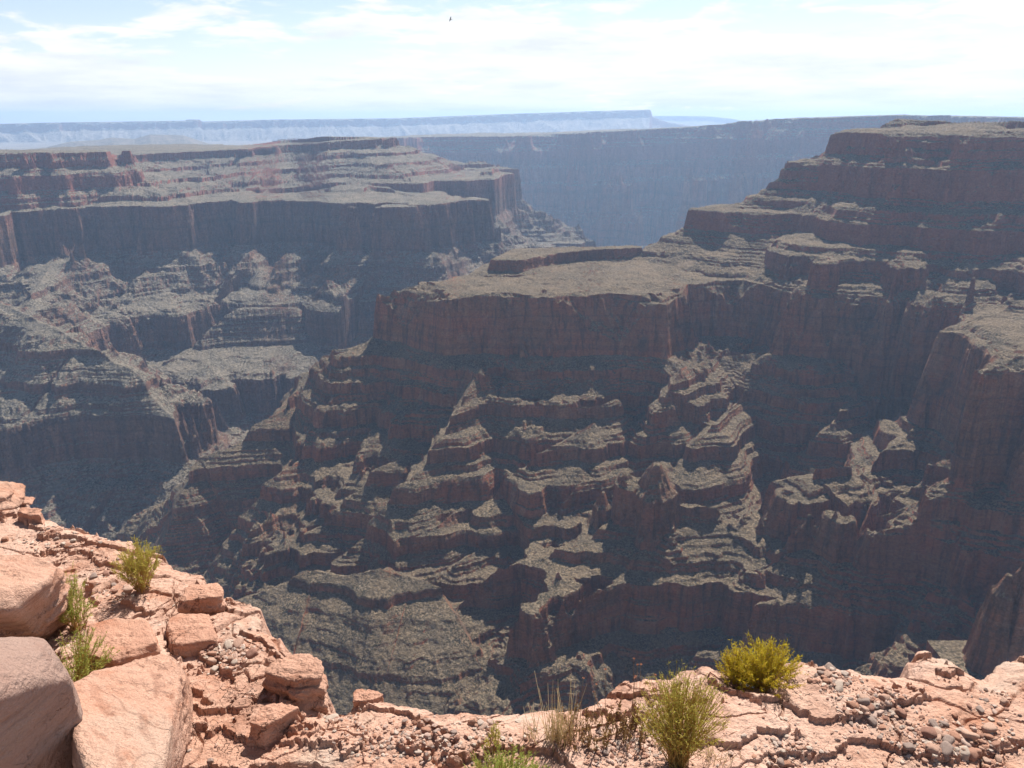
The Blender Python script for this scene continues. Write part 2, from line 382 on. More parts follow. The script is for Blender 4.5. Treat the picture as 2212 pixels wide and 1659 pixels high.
def field(x, y, want_id=False, plain=False):
    x = x.astype(np.float32); y = y.astype(np.float32)
    wx = x + 60 * PN[0](x / 330, y / 330) + 16 * PN[1](x / 90, y / 90)
    wy = y + 60 * PN[2](x / 330, y / 330) + 16 * PN[3](x / 90, y / 90)
    noises = {}

    def noise(lam):
        if lam not in noises:
            l = lam
            n = 92 * (0.42 - ridge(PN[4](wx / (430 * l), wy / (430 * l))))
            n += 46 * (0.42 - ridge(PN[5](wx / (170 * l) + 7.3, wy / (170 * l))))
            n += (20 if l < 1.1 else 14) * (0.42 - ridge(PN[6](wx / (66 * l) + 1.3, wy / (66 * l))))
            n += (9.0 if l < 1.1 else 4.0) * (0.42 - ridge(PN[7](wx / (27 * l), wy / (27 * l))))
            n += 3.4 * PN[1](wx / 9.0, wy / 9.0)
            noises[lam] = n * (l ** 0.7)
        return noises[lam]
    z = (-1120.0 + 25 * PN[6](x / 300, y / 300)).astype(np.float32)
    ids = np.full(x.shape, -1, np.int16)
    for fi, f in enumerate(FEATS):
        P = f['P']; n = len(P)
        md = f['maxd']
        x0, x1 = P[:, 0].min() - md, P[:, 0].max() + md
        y0, y1 = P[:, 1].min() - md, P[:, 1].max() + md
        sel = np.nonzero((x > x0) & (x < x1) & (y > y0) & (y < y1))
        if len(sel[0]) == 0:
            continue
        X = x[sel]; Y = y[sel]
        best = np.full(X.shape, 1e12, np.float32); U = np.zeros_like(best); O = np.zeros_like(best); A = np.zeros_like(best)
        arc = 0.0
        ins = np.zeros(X.shape, bool)
        for i in range(n if f['closed'] else n - 1):
            a = P[i]; b = P[(i + 1) % n]
            ex, ey = b[0] - a[0], b[1] - a[1]
            L2 = ex * ex + ey * ey + 1e-9
            t = np.clip(((X - a[0]) * ex + (Y - a[1]) * ey) / L2, 0, 1)
            dx = X - (a[0] + t * ex); dy = Y - (a[1] + t * ey)
            d2 = dx * dx + dy * dy
            m = d2 < best
            best[m] = d2[m]
            U[m] = (a[2] + t * (b[2] - a[2]))[m]
            O[m] = (a[3] + t * (b[3] - a[3]))[m]
            A[m] = (arc + t * math.sqrt(L2))[m]
            arc += math.sqrt(L2)
            if f['closed']:
                c = ((a[1] > Y) != (b[1] > Y)) & (X < ex * (Y - a[1]) / (ey if abs(ey) > 1e-9 else 1e-9) + a[0])
                ins ^= c
        d = np.sqrt(best)
        nz = 0.0
        if f['amp'] > 0 and not plain:
            l = f['lam']
            Aw = A + 0.25 * (wx[sel] - X) + 29.3 * fi
            nr = 58 * (0.42 - ridge(PN[1](Aw / (150 * l), d / (420 * l)))) + 26 * (0.42 - ridge(PN[3](Aw / (56 * l) + 5, d / (230 * l)))) + 8 * (0.42 - ridge(PN[2](Aw / (21 * l), d / (120 * l))))
            nz = (noise(l)[sel] + nr * (l ** 0.7) * sstep(d, 3, 45)) * f['amp'] * (1 + 0.75 * sstep(U + d, 230, 420))
        fd = f['fade0'] + (1 - f['fade0']) * sstep(d, 0, 75 * f['lam'])
        if f['closed']:
            fd = np.where(ins, f['fade0'] * (1 - sstep(d, 0, 120)), fd)
            d = np.where(ins, -d * f['inside'], d * f['k'])
        else:
            d = d * f['k']
        u = U + d + nz * fd
        pa, pb = PROF[f['prof']]
        zi = np.interp(u, pa, pb).astype(np.float32) + O
        cur = z[sel]
        m = zi > cur
        cur[m] = zi[m]
        z[sel] = cur
        idc = ids[sel]; idc[m] = fi; ids[sel] = idc
    if plain:
        return z
    # thin ledges in the scree, and roughness
    mA = np.clip(0.55 + 1.1 * PN[0](x / 210, y / 210) + 0.5 * PN[6](x / 60, y / 60), 0, 1) * (0.35 + 0.65 * sstep(z, -880, -780))
    zw = z + 5 * PN[2](x / 140, y / 140) + 2 * PN[3](x / 45, y / 45)
    soft = np.array([0.3 if f['prof'] in ('fan', 'knoll') else 0.55 if f['name'] == 'far_mesa' else 1.0 for f in FEATS] + [1.0])[ids]
    tall = 1 - 0.75 * sstep(z, -510, -480) * (1 - sstep(z, -370, -350))      # the tall cliff is one massive bed
    mA = mA * soft * tall
    z = z + mA * (np.interp(zw, *STRATA[0]) - zw)
    mB = np.clip(0.5 + 1.3 * PN[4](x / 95, y / 95), 0, 1) * np.minimum(1, soft * 1.3) * tall
    zw = z + 2.5 * PN[7](x / 70, y / 70) + 1.0 * PN[1](x / 22, y / 22)
    z = z + mB * (np.interp(zw, *STRATA[1]) - zw)
    z = z + 1.6 * PN[5](x / 19, y / 19) + 0.9 * PN[6](x / 7, y / 7)
    # the lone pinnacle and its smaller neighbours at the right edge
    for (cx, cy, zb, zt, r0, sq, seed) in PINS:
        dx = x - cx; dy = y - cy
        m = (np.abs(dx) < r0 * 3) & (np.abs(dy) < r0 * 3)
        if not m.any():
            continue
        ang = np.arctan2(dy[m], dx[m])
        d = np.hypot(dx[m], dy[m] * sq) / r0
        d = d * (1 + 0.20 * PN[seed](np.cos(ang) * 1.6 + 3, np.sin(ang) * 1.6) + 0.10 * PN[seed](np.cos(ang) * 5, np.sin(ang) * 5)) + 0.10 * PN[3](dx[m] / 14, dy[m] / 14)
        h = np.interp(d, [0, 0.18, 0.34, 0.50, 0.56, 0.80, 0.93, 1.08, 1.5], [1, 0.97, 0.84, 0.70, 0.64, 0.52, 0.08, -0.1, -1.2])
        zz2 = zb + (zt - zb) * h
        z[m] = np.maximum(z[m], zz2)
    if want_id:
        return z, ids
    return z


def pin(xd, yb, yt, halfw, zb=None, d=None, sq=0.8, seed=1):
    if d is None:
        x, y, _ = at_z(xd, yb, zb)
        d = math.hypot(x, y)
    x, y, zb = at_d(xd, yb, d)
    zt = at_d(xd, yt, d)[2]
    return (x, y, zb, zt, halfw / F_PX * math.hypot(d, zb), sq, seed)


hits = [[first_hit(px_, py_) for px_, py_, _ in pts] for pts, _ in SPURS]
for (pts, amp_), hh in zip(SPURS, hits):
    feat('mesa', [pd(px_, py_, h_ - lift) for (px_, py_, lift), h_ in zip(pts, hh)], 'spur', amp=amp_, fade0=0.16, k=1.35)
PINS = [pin(1410, 1128, 996, 57, d=1306, sq=0.9, seed=4),
        pin(1300, 1130, 1062, 22, zb=-690, seed=5),
        pin(2160, 1330, 1232, 26, d=955, seed=6),
        pin(2206, 1310, 1180, 22, d=955, seed=7)]


def polar_mesh(az0, az1, ncol, r0, r1, nrow, coarse=1500):
    az = np.linspace(R(az0), R(az1), ncol)
    rr = np.exp(np.linspace(math.log(r0), math.log(r1), coarse))
    ca, sa = np.cos(az)[:, None], np.sin(az)[:, None]
    Xc = sa * rr[None, :]; Yc = ca * rr[None, :]
    Zc = field(Xc, Yc)
    th = np.arctan2(Zc, rr[None, :])
    dth = np.diff(th, axis=1)
    run = np.maximum.accumulate(th, axis=1)
    vis = (th[:, 1:] >= run[:, 1:] - 0.004)
    dl = np.diff(np.log(rr))[None, :]
    w = np.where(vis, np.abs(dth) + 0.05 * dl, 0.12 * np.abs(dth) + 0.02 * dl)
    # neighbouring columns share their spacing
    k = 28
    ker = np.hanning(2 * k + 3)[1:-1]; ker /= ker.sum()
    wp = np.pad(w, ((k, k), (0, 0)), mode='edge')
    ws = np.zeros_like(w)
    for i in range(2 * k + 1):
        ws += ker[i] * wp[i:i + w.shape[0]]
    cum = np.concatenate([np.zeros((ncol, 1)), np.cumsum(ws, axis=1)], axis=1)
    cum /= cum[:, -1:]
    q = np.linspace(0, 1, nrow)
    Rn = np.empty((ncol, nrow))
    lr = np.log(rr)
    for i in range(ncol):
        Rn[i] = np.interp(q, cum[i], lr)
    Rn = np.exp(Rn)
    X = sa * Rn; Y = ca * Rn
    Z, ID = field(X, Y, True)
    # beds stand out or weather back along the cliffs
    zz1 = Z + 6 * PN[4](X / 160, Y / 160)
    bed = 1.7 * PN[0](zz1 / 9.0, 0.37 + X * 0) + 1.0 * PN[1](zz1 / 3.7, 0.71 + X * 0) + 2.6 * PN[2](zz1 / 27.0, 0.2 + X * 0)
    tall = sstep(Z, -510, -480) * (1 - sstep(Z, -370, -350))
    bed = bed * (1 - 0.7 * tall)
    arc = X * math.cos(0.3) + Y * math.sin(0.3)
    bed = bed + (2.2 + 2.6 * tall) * PN[5](arc / 17, Z / 90) + 3.5 * tall * PN[7](arc / 46, Z / 110) + 1.4 * PN[6](arc / 6, Z / 17)
    sc = np.clip(Rn / 1500, 0.3, 3)
    X = X - np.sin(az)[:, None] * bed * sc
    Y = Y - np.cos(az)[:, None] * bed * sc
    return X, Y, Z, ID


def grid_mesh(name, X, Y, Z, facemask=None, smooth=False):
    nc, nr = X.shape
    co = np.stack([X, Y, Z], -1).reshape(-1, 3).astype(np.float32)
    idx = np.arange(nc * nr, dtype=np.int32).reshape(nc, nr)
    q = np.stack([idx[:-1, :-1], idx[1:, :-1], idx[1:, 1:], idx[:-1, 1:]], -1).reshape(-1, 4)
    if facemask is not None:
        q = q[facemask.reshape(-1)]
        used = np.zeros(len(co), bool); used[q.reshape(-1)] = True
        remap = np.cumsum(used, dtype=np.int32) - 1
        co = co[used]; q = remap[q]
    me = bpy.data.meshes.new(name)
    me.vertices.add(len(co)); me.vertices.foreach_set('co', co.reshape(-1))
    me.loops.add(q.size); me.loops.foreach_set('vertex_index', q.reshape(-1).astype(np.int32))
    me.polygons.add(len(q))
    me.polygons.foreach_set('loop_start', np.arange(0, q.size, 4, dtype=np.int32))
    me.polygons.foreach_set('loop_total', np.full(len(q), 4, np.int32))
    me.polygons.foreach_set('use_smooth', np.full(len(q), smooth, bool))
    me.update(calc_edges=True)
    return me


def link(name, me, mat=None, parent=None):
    o = bpy.data.objects.new(name, me)
    C.objects.link(o)
    if mat is not None:
        me.materials.clear(); me.materials.append(mat)
    if parent is not None:
        o.parent = parent
    return o


def tag(o, label=None, cat=None, group=None, kind=None):
    if label: o['label'] = label
    if cat: o['category'] = cat
    if group: o['group'] = group
    if kind: o['kind'] = kind
    return o


def new_mat(name):
    m = bpy.data.materials.new(name)
    m.use_nodes = True
    nt = m.node_tree
    b = nt.nodes['Principled BSDF']
    b.inputs['Specular IOR Level'].default_value = 0.15
    b.inputs['Roughness'].default_value = 0.95
    return m, nt, b


# ------------------------------------------------------------------ canyon rock
def canyon_mat(name, scale=1.0, scree=(0.172, 0.130, 0.086), rock=(0.300, 0.132, 0.070), red=(0.380, 0.130, 0.066), pale=0.38):
    m, nt, b = new_mat(name)
    g = N(nt, 'ShaderNodeNewGeometry')
    pos = g.outputs['Position']
    sp = N(nt, 'ShaderNodeSeparateXYZ', ins={0: pos})
    nz = N(nt, 'ShaderNodeSeparateXYZ', ins={0: g.outputs['True Normal']}).outputs[2]
    s = 1.0 / scale
    # beds: noise that varies only with height, bent a little
    warp = NOISE(nt, MAP(nt, pos, (0.006 * s,) * 3), 1.0, 3)
    zz = M(nt, 'ADD', sp.outputs[2], M(nt, 'MULTIPLY', warp, 22.0 * scale))
    bz = N(nt, 'ShaderNodeCombineXYZ', ins={0: 0.3, 1: 0.7, 2: zz}).outputs[0]
    beds = NOISE(nt, MAP(nt, bz, (1, 1, 0.09 * s)), 1.0, 5, 0.7)
    streak = NOISE(nt, MAP(nt, pos, (0.09 * s, 0.09 * s, 0.008 * s)), 1.0, 5, 0.65, 0.4)
    blot = NOISE(nt, MAP(nt, pos, (0.011 * s, 0.011 * s, 0.016 * s)), 1.0, 4, 0.6)
    fine = NOISE(nt, MAP(nt, pos, (0.22 * s, 0.22 * s, 0.3 * s)), 1.0, 5, 0.65)
    cl = MIX(nt, RAMP(nt, blot, [(0.42, 0.0), (0.60, 1.0)]), rock, red)
    stain = NOISE(nt, MAP(nt, pos, (0.02 * s, 0.02 * s, 0.011 * s), (40, 7, 3)), 1.0, 5, 0.62, 0.6)
    cl = MIX(nt, RAMP(nt, stain, [(0.52, 0.0), (0.64, 0.7)]), cl, (0.15, 0.09, 0.062))
    cl = MIX(nt, RAMP(nt, stain, [(0.34, 0.7), (0.44, 0.0)]), cl, (0.42, 0.22, 0.13))
    cl = MIX(nt, RAMP(nt, streak, [(0.36, 0.66), (0.52, 0.0)]), cl, (0.085, 0.052, 0.038))
    cl = MIX(nt, RAMP(nt, streak, [(0.60, 0.0), (0.78, 0.6)]), cl, (0.30, 0.19, 0.125))
    cl = MIX(nt, RAMP(nt, beds, [(0.36, 0.42), (0.50, 0.0)]), cl, (0.09, 0.066, 0.05))
    cl = MIX(nt, RAMP(nt, beds, [(0.58, 0.0), (0.72, 0.4)]), cl, (0.26, 0.19, 0.14))
    up = N(nt, 'ShaderNodeMapRange', ins={'Value': zz, 'From Min': -350.0, 'From Max': -250.0}).outputs[0]
    cl = MIX(nt, M(nt, 'MULTIPLY', up, 0.55), cl, (0.33, 0.095, 0.065))
    # scree and brush on the gentle ground
    brush = NOISE(nt, MAP(nt, pos, (0.30 * s,) * 3), 1.0, 3, 0.7)
    patch = NOISE(nt, MAP(nt, pos, (0.017 * s,) * 3), 1.0, 4)
    sl = MIX(nt, RAMP(nt, patch, [(0.35, 0.0), (0.68, 1.0)]), scree, tuple(c * f for c, f in zip(scree, (1.35, 1.28, 1.22))))
    cover = RAMP(nt, NOISE(nt, MAP(nt, pos, (0.028 * s,) * 3, (3, 9, 1)), 1.0, 4, 0.6), [(0.36, 0.15), (0.60, 1.0)])
    sl = MIX(nt, M(nt, 'MULTIPLY', RAMP(nt, brush, [(0.48, 0.0), (0.57, 0.9)]), cover), sl, (0.050, 0.044, 0.027))
    sl = MIX(nt, RAMP(nt, brush, [(0.34, pale), (0.42, 0.0)]), sl, (0.29, 0.255, 0.20))
    steep = M(nt, 'ADD', nz, M(nt, 'MULTIPLY', M(nt, 'SUBTRACT', fine, 0.5), 0.5))
    fl = N(nt, 'ShaderNodeMapRange', ins={'Value': steep, 'From Min': 0.46, 'From Max': 0.64}).outputs[0]
    col = MIX(nt, fl, cl, sl)
    col = MIX(nt, 1.0, col, RAMP(nt, fine, [(0.25, 0.62), (0.75, 1.3)]), 'MULTIPLY')
    nt.links.new(col, b.inputs['Base Color'])
    hb = M(nt, 'ADD', M(nt, 'MULTIPLY', NOISE(nt, MAP(nt, pos, (0.10 * s, 0.10 * s, 0.2 * s)), 1.0, 8, 0.68), 9.0 * scale), M(nt, 'MULTIPLY', streak, 4.0 * scale))
    hb = M(nt, 'ADD', hb, M(nt, 'MULTIPLY', RAMP(nt, brush, [(0.50, 0.0), (0.60, 1.0)]), 1.6 * scale))
    bp = N(nt, 'ShaderNodeBump', ins={'Height': hb, 'Strength': 0.9, 'Distance': 1.0})
    nt.links.new(bp.outputs[0], b.inputs['Normal'])
    return m


M_CANYON = canyon_mat('canyon_rock')
M_FAR = canyon_mat('far_canyon_rock', 1.6, scree=(0.20, 0.172, 0.132), rock=(0.21, 0.115, 0.078), red=(0.25, 0.115, 0.075), pale=0.2)
M_BACK = canyon_mat('distant_rock', 3.0, scree=(0.23, 0.2, 0.16))

NAMES = {
    'near_rim': ('canyon_wall', None, M_CANYON, 'our own canyon wall dropping away below the pink ledge'),
    'mesa': ('mesa', None, M_CANYON, 'broad flat-topped promontory with a tall sheer cliff and lit spurs below'),
    'upper_mesa': ('mesa', None, M_CANYON, 'stepped red upper mesa rising above the bench at the upper right'),
    'red_cliff': ('canyon_cliff', None, M_CANYON, 'near dark red cliff with a long ledge coming in from the right edge'),
    'ridge': ('ridge', None, M_CANYON, 'brushy grey ridge carrying the lone rounded rock pinnacle'),
    'far_mesa': ('mesa', None, M_FAR, 'hazy banded canyon side with grey spurs across the river at left'),
    'blue_wall': ('canyon_wall', None, M_BACK, 'blue shaded wall far up the canyon under a level rim'),
    'floor': ('canyon_floor', None, M_CANYON, 'canyon floor between the walls'),
}
X, Y, Z, ID = polar_mesh(-43, 43, 1500, 60.0, 12500.0, 1700)
print('field', round(time.time() - T0, 1))
fm = ID[:-1, :-1]
fname = np.array([f['name'] for f in FEATS] + ['floor'])
lut = fname[fm]
for key, (nm, _, mat, lab) in NAMES.items():
    mask = lut == key
    if not mask.any():
        continue
    o = link(nm, grid_mesh(nm, X, Y, Z, mask), mat)
    tag(o, lab, 'cliff' if 'wall' in nm or 'cliff' in nm else nm.split('_')[-1], kind='structure')
del X, Y, Z, ID, fm, lut
print('canyon', round(time.time() - T0, 1))


# ------------------------------------------------------------------ distant country
def strip_mesa(name, label, rim, profile, mat, amp, lam, seed, rows=140, cols=900, zoff=None):
    """A far mesa: a rim line (pixel, distance) and the slope below it, towards us."""
    pts = np.array([at_d(xd, yd, d) for xd, yd, d in rim])
    az = np.arctan2(pts[:, 0], pts[:, 1]); dist = np.hypot(pts[:, 0], pts[:, 1])
    A = np.linspace(az[0], az[-1], cols)
    D = np.interp(A, az, dist); ZR = np.interp(A, az, pts[:, 2])
    pa, pb = np.array(profile, float).T
    u = np.concatenate([np.linspace(-6000, -200, 6), np.linspace(-150, pa[-1], rows)])
    n = amp * (0.4 - ridge(PN[seed](A * D.mean() / lam, u[:, None] / (lam * 2.5)))) + 0.4 * amp * (0.4 - ridge(PN[seed - 1](A * D.mean() / (lam * 0.35), u[:, None] / lam)))
    uu = u[:, None] + n * sstep(u, -100, 400)[:, None]
    zz = np.interp(uu, pa, pb) + ZR[None, :]
    rad = D[None, :] - u[:, None]
    X = np.sin(A)[None, :] * rad; Y = np.cos(A)[None, :] * rad
    o = link(name, grid_mesh(name, X[::-1], Y[::-1], zz[::-1]), mat)
    return tag(o, label, 'mesa', kind='structure')


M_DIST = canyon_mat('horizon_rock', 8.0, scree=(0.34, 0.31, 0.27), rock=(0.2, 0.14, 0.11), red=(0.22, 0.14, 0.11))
strip_mesa('distant_mesa', 'long pale blue mesa along the horizon ending in a square cliff',
           [(-300, 272, 19000), (0, 268, 18500), (100, 265, 18200), (400, 260.5, 18000), (404, 258, 18000), (431, 258, 18000), (436, 262.5, 18000), (600, 258, 18000), (850, 255.5, 18000), (1100, 246, 18000), (1250, 241, 18000), (1404, 236.5, 18000), (1407, 241, 18050), (1409, 252, 18200), (1440, 263, 18700), (1490, 272, 19500), (1600, 285, 20500)],
           [(-7000, -20), (-100, 0), (0, -4), (60, -150), (150, -190), (700, -430), (1500, -640), (4500, -900), (6000, -1300)], M_DIST, 190, 500, 5)
strip_mesa('distant_mesa', 'palest mesa on the horizon beyond the square cliff',
           [(1340, 252, 27000), (1420, 250, 27000), (1530, 251, 27000), (1580, 256, 27000), (1600, 260, 27000), (1700, 257, 27000), (2020, 262, 27000), (2110, 261, 27000), (2125, 265, 27000), (2400, 264, 27000)],
           [(-7000, -20), (-100, 0), (0, -4), (80, -150), (1200, -500), (6000, -1500)], M_DIST, 160, 700, 4)
strip_mesa('distant_hills', 'low dark blue hills in front of the long horizon mesa at left',
           [(20, 326, 11500), (100, 318, 11500), (150, 306, 11500), (215, 302, 11500), (240, 297, 11500), (290, 300, 11500), (325, 290, 11500), (395, 292, 11500), (420, 300, 11500), (450, 310, 11500), (520, 321, 11500)],
           [(-7000, -200), (-100, -10), (0, 0), (300, -60), (1400, -300), (2000, -500)], M_BACK, 120, 420, 6, rows=60)
strip_mesa('plain', 'plain beneath the horizon mesas',
           [(-500, 335, 12500), (900, 318, 12500), (2700, 300, 12500)], [(-60000, -200), (0, 0), (3000, -500)], M_DIST, 60, 900, 3, rows=20, cols=60)

# ------------------------------------------------------------------ haze
bm = bmesh.new()
bmesh.ops.create_cube(bm, size=1.0)
for v in bm.verts:
    v.co = Vector((v.co.x * 60000, 14000 + v.co.y * 44000, -980 + v.co.z * 2480))
me = bpy.data.meshes.new('haze'); bm.to_mesh(me); bm.free()
hm = bpy.data.materials.new('haze_air'); hm.use_nodes = True
hn = hm.node_tree; hn.nodes.clear()
pv = N(hn, 'ShaderNodeVolumePrincipled', ins={'Color': (0.48, 0.68, 1.0, 1), 'Density': 5.3e-5, 'Anisotropy': 0.4})
N(hn, 'ShaderNodeOutputMaterial', ins={'Volume': pv.outputs[0]})
hz = link('haze', me, hm)
tag(hz, 'thin blue haze filling the canyon air', 'haze', kind='stuff')

# ================================================================== the ledge we stand on
LZ = -2.4
EDGE = [(-260, 985), (-120, 1015), (0, 1040), (45, 1052), (72, 1086), (130, 1110), (200, 1130), (300, 1160), (360, 1187), (430, 1225), (500, 1275), (545, 1310), (580, 1350), (612, 1390),
        (660, 1425), (695, 1468), (712, 1512), (745, 1518), (790, 1492), (850, 1499), (900, 1514), (950, 1528), (1000, 1530), (1060, 1529), (1120, 1530), (1165, 1518), (1200, 1512), (1262, 1518),
        (1295, 1510), (1320, 1492), (1350, 1470), (1420, 1450), (1480, 1441), (1540, 1428), (1572, 1440), (1600, 1462), (1650, 1462), (1690, 1440), (1730, 1421), (1800, 1419), (1840, 1426), (1876, 1440),
        (1952, 1434), (1962, 1420), (1986, 1393), (2012, 1396), (2032, 1409), (2044, 1401), (2064, 1401), (2100, 1422), (2124, 1433), (2150, 1415), (2172, 1404), (2260, 1400), (2420, 1396)]
EP = [at_z(x, y, LZ)[:2] for x, y in EDGE]
EP = [(-9, EP[0][1] + 1.0)] + EP + [(8, EP[-1][1]), (8, -4), (-9, -4)]
EP = np.array(EP, np.float32)


def edge_sd(x, y):
    best = np.full(x.shape, 1e9, np.float32); ins = np.zeros(x.shape, bool)
    for i in range(len(EP)):
        a = EP[i]; b = EP[(i + 1) % len(EP)]
        ex, ey = b - a
        t = np.clip(((x - a[0]) * ex + (y - a[1]) * ey) / (ex * ex + ey * ey + 1e-9), 0, 1)
        best = np.minimum(best, (x - a[0] - t * ex) ** 2 + (y - a[1] - t * ey) ** 2)
        c = ((a[1] > y) != (b[1] > y)) & (x < ex * (y - a[1]) / (ey if abs(ey) > 1e-9 else 1e-9) + a[0])
        ins ^= c
    d = np.sqrt(best)
    return np.where(ins, d, -d)


def fbm2(x, y, o=4, i0=0, g=0.5):
    r = 0; a = 1.0
    for k in range(o):
        r = r + a * PN[(i0 + k) % 8](x * 2 ** k + 3.1 * k, y * 2 ** k + 1.7 * k); a *= g
    return r


def terr(g, h, lo=0.78):
    q = g / h
    f = np.floor(q)
    return (f + sstep(q - f, lo, 1.0)) * h


def voro(x, y):
    ix = np.floor(x).astype(np.int32); iy = np.floor(y).astype(np.int32)
    p = PN[0].p
    f1 = np.full(x.shape, 9.0, np.float32); f2 = f1.copy(); h = np.zeros_like(f1); tx = np.zeros_like(f1); ty = np.zeros_like(f1)
    for i in (-1, 0, 1):
        for j in (-1, 0, 1):
            cx = ix + i; cy = iy + j
            k = p[p[cx & 255] + (cy & 255)]
            dx = x - (cx + (p[k] / 255.0) * 0.9 + 0.05); dy = y - (cy + (p[k + 7] / 255.0) * 0.9 + 0.05)
            d = np.sqrt(dx * dx + dy * dy).astype(np.float32)
            m = d < f1
            f2 = np.where(m, f1, np.minimum(f2, d)); f1 = np.where(m, d, f1)
            h = np.where(m, k / 255.0, h); tx = np.where(m, dx * (p[k + 3] / 127.5 - 1), tx); ty = np.where(m, dy * (p[k + 5] / 127.5 - 1), ty)
    return f1, f2, h, tx, ty


# hollows where soil and gravel gather, in pixels: x, y, half sizes
def ledge_h(x, y):
    x = np.asarray(x, np.float32); y = np.asarray(y, np.float32)
    d = edge_sd(x, y)
    dj = d + 0.055 * PN[2](x / 0.24, y / 0.24) + 0.022 * PN[3](x / 0.07, y / 0.07)
    wx = x + 0.05 * PN[0](x / 0.3, y / 0.3) + 0.012 * PN[2](x / 0.06, y / 0.06)
    wy = y + 0.05 * PN[1](x / 0.3, y / 0.3) + 0.012 * PN[3](x / 0.06, y / 0.06)
    # thin beds that dip a little, broken away with ragged edges
    g = 0.078 * fbm2(wx / 1.5 + 0.35 * wy, wy / 0.9, 4, 0) + 0.012 * x
    g = g + 0.007 * fbm2(x / 0.045, y / 0.045, 3, 5)
    z = LZ + 0.03 * PN[4](x / 2.2, y / 2.2)
    z = z + 0.75 * terr(g, 0.034, 0.95) + 0.15 * g
    # plates split along joints
    c30, s30 = math.cos(0.5), math.sin(0.5)
    u, v = (wx * c30 + wy * s30), (-wx * s30 + wy * c30)
    f1, f2, h1, tx, ty = voro(u / 0.52, v / 0.30)
    left = 1 - sstep(x, -1.2, 0.2)
    m1 = sstep(PN[6](x / 0.8, y / 0.8) + 0.25 * left, 0.06, 0.26)
    z = z + m1 * (0.032 * (h1 - 0.5) + 0.016 * tx + 0.016 * ty - 0.02 * (1 - sstep(f2 - f1, 0.0, 0.07)))
    f1, f2, h2, tx, ty = voro(u / 0.145 + 9, v / 0.085)
    m2 = sstep(PN[7](x / 0.55 + 3, y / 0.55) + 0.15 * left, 0.12, 0.3)
    z = z + m2 * (0.020 * (h2 - 0.5) + 0.006 * tx + 0.006 * ty - 0.008 * (1 - sstep(f2 - f1, 0.0, 0.09)))
    z = z - 0.018 * (1 - sstep(np.abs(PN[5](wx / 0.62 + 0.5 * wy, wy / 0.4)), 0.0, 0.018))
    z = z + 0.0045 * fbm2(x / 0.05, y / 0.05, 3, 1) + 0.0016 * PN[3](x / 0.012, y / 0.012)
    z = z - 0.05 * (1 - sstep(dj, 0.0, 0.2)) ** 2
    out = np.maximum(-dj, 0)
    z = z - np.interp(out, [0, 0.03, 0.10, 0.22, 0.5, 1.0, 2.5, 12], [0, 0.10, 0.45, 1.0, 3.2, 8, 28, 110])
    return z


M_LEDGE, nt, b = new_mat('pink_sandstone')


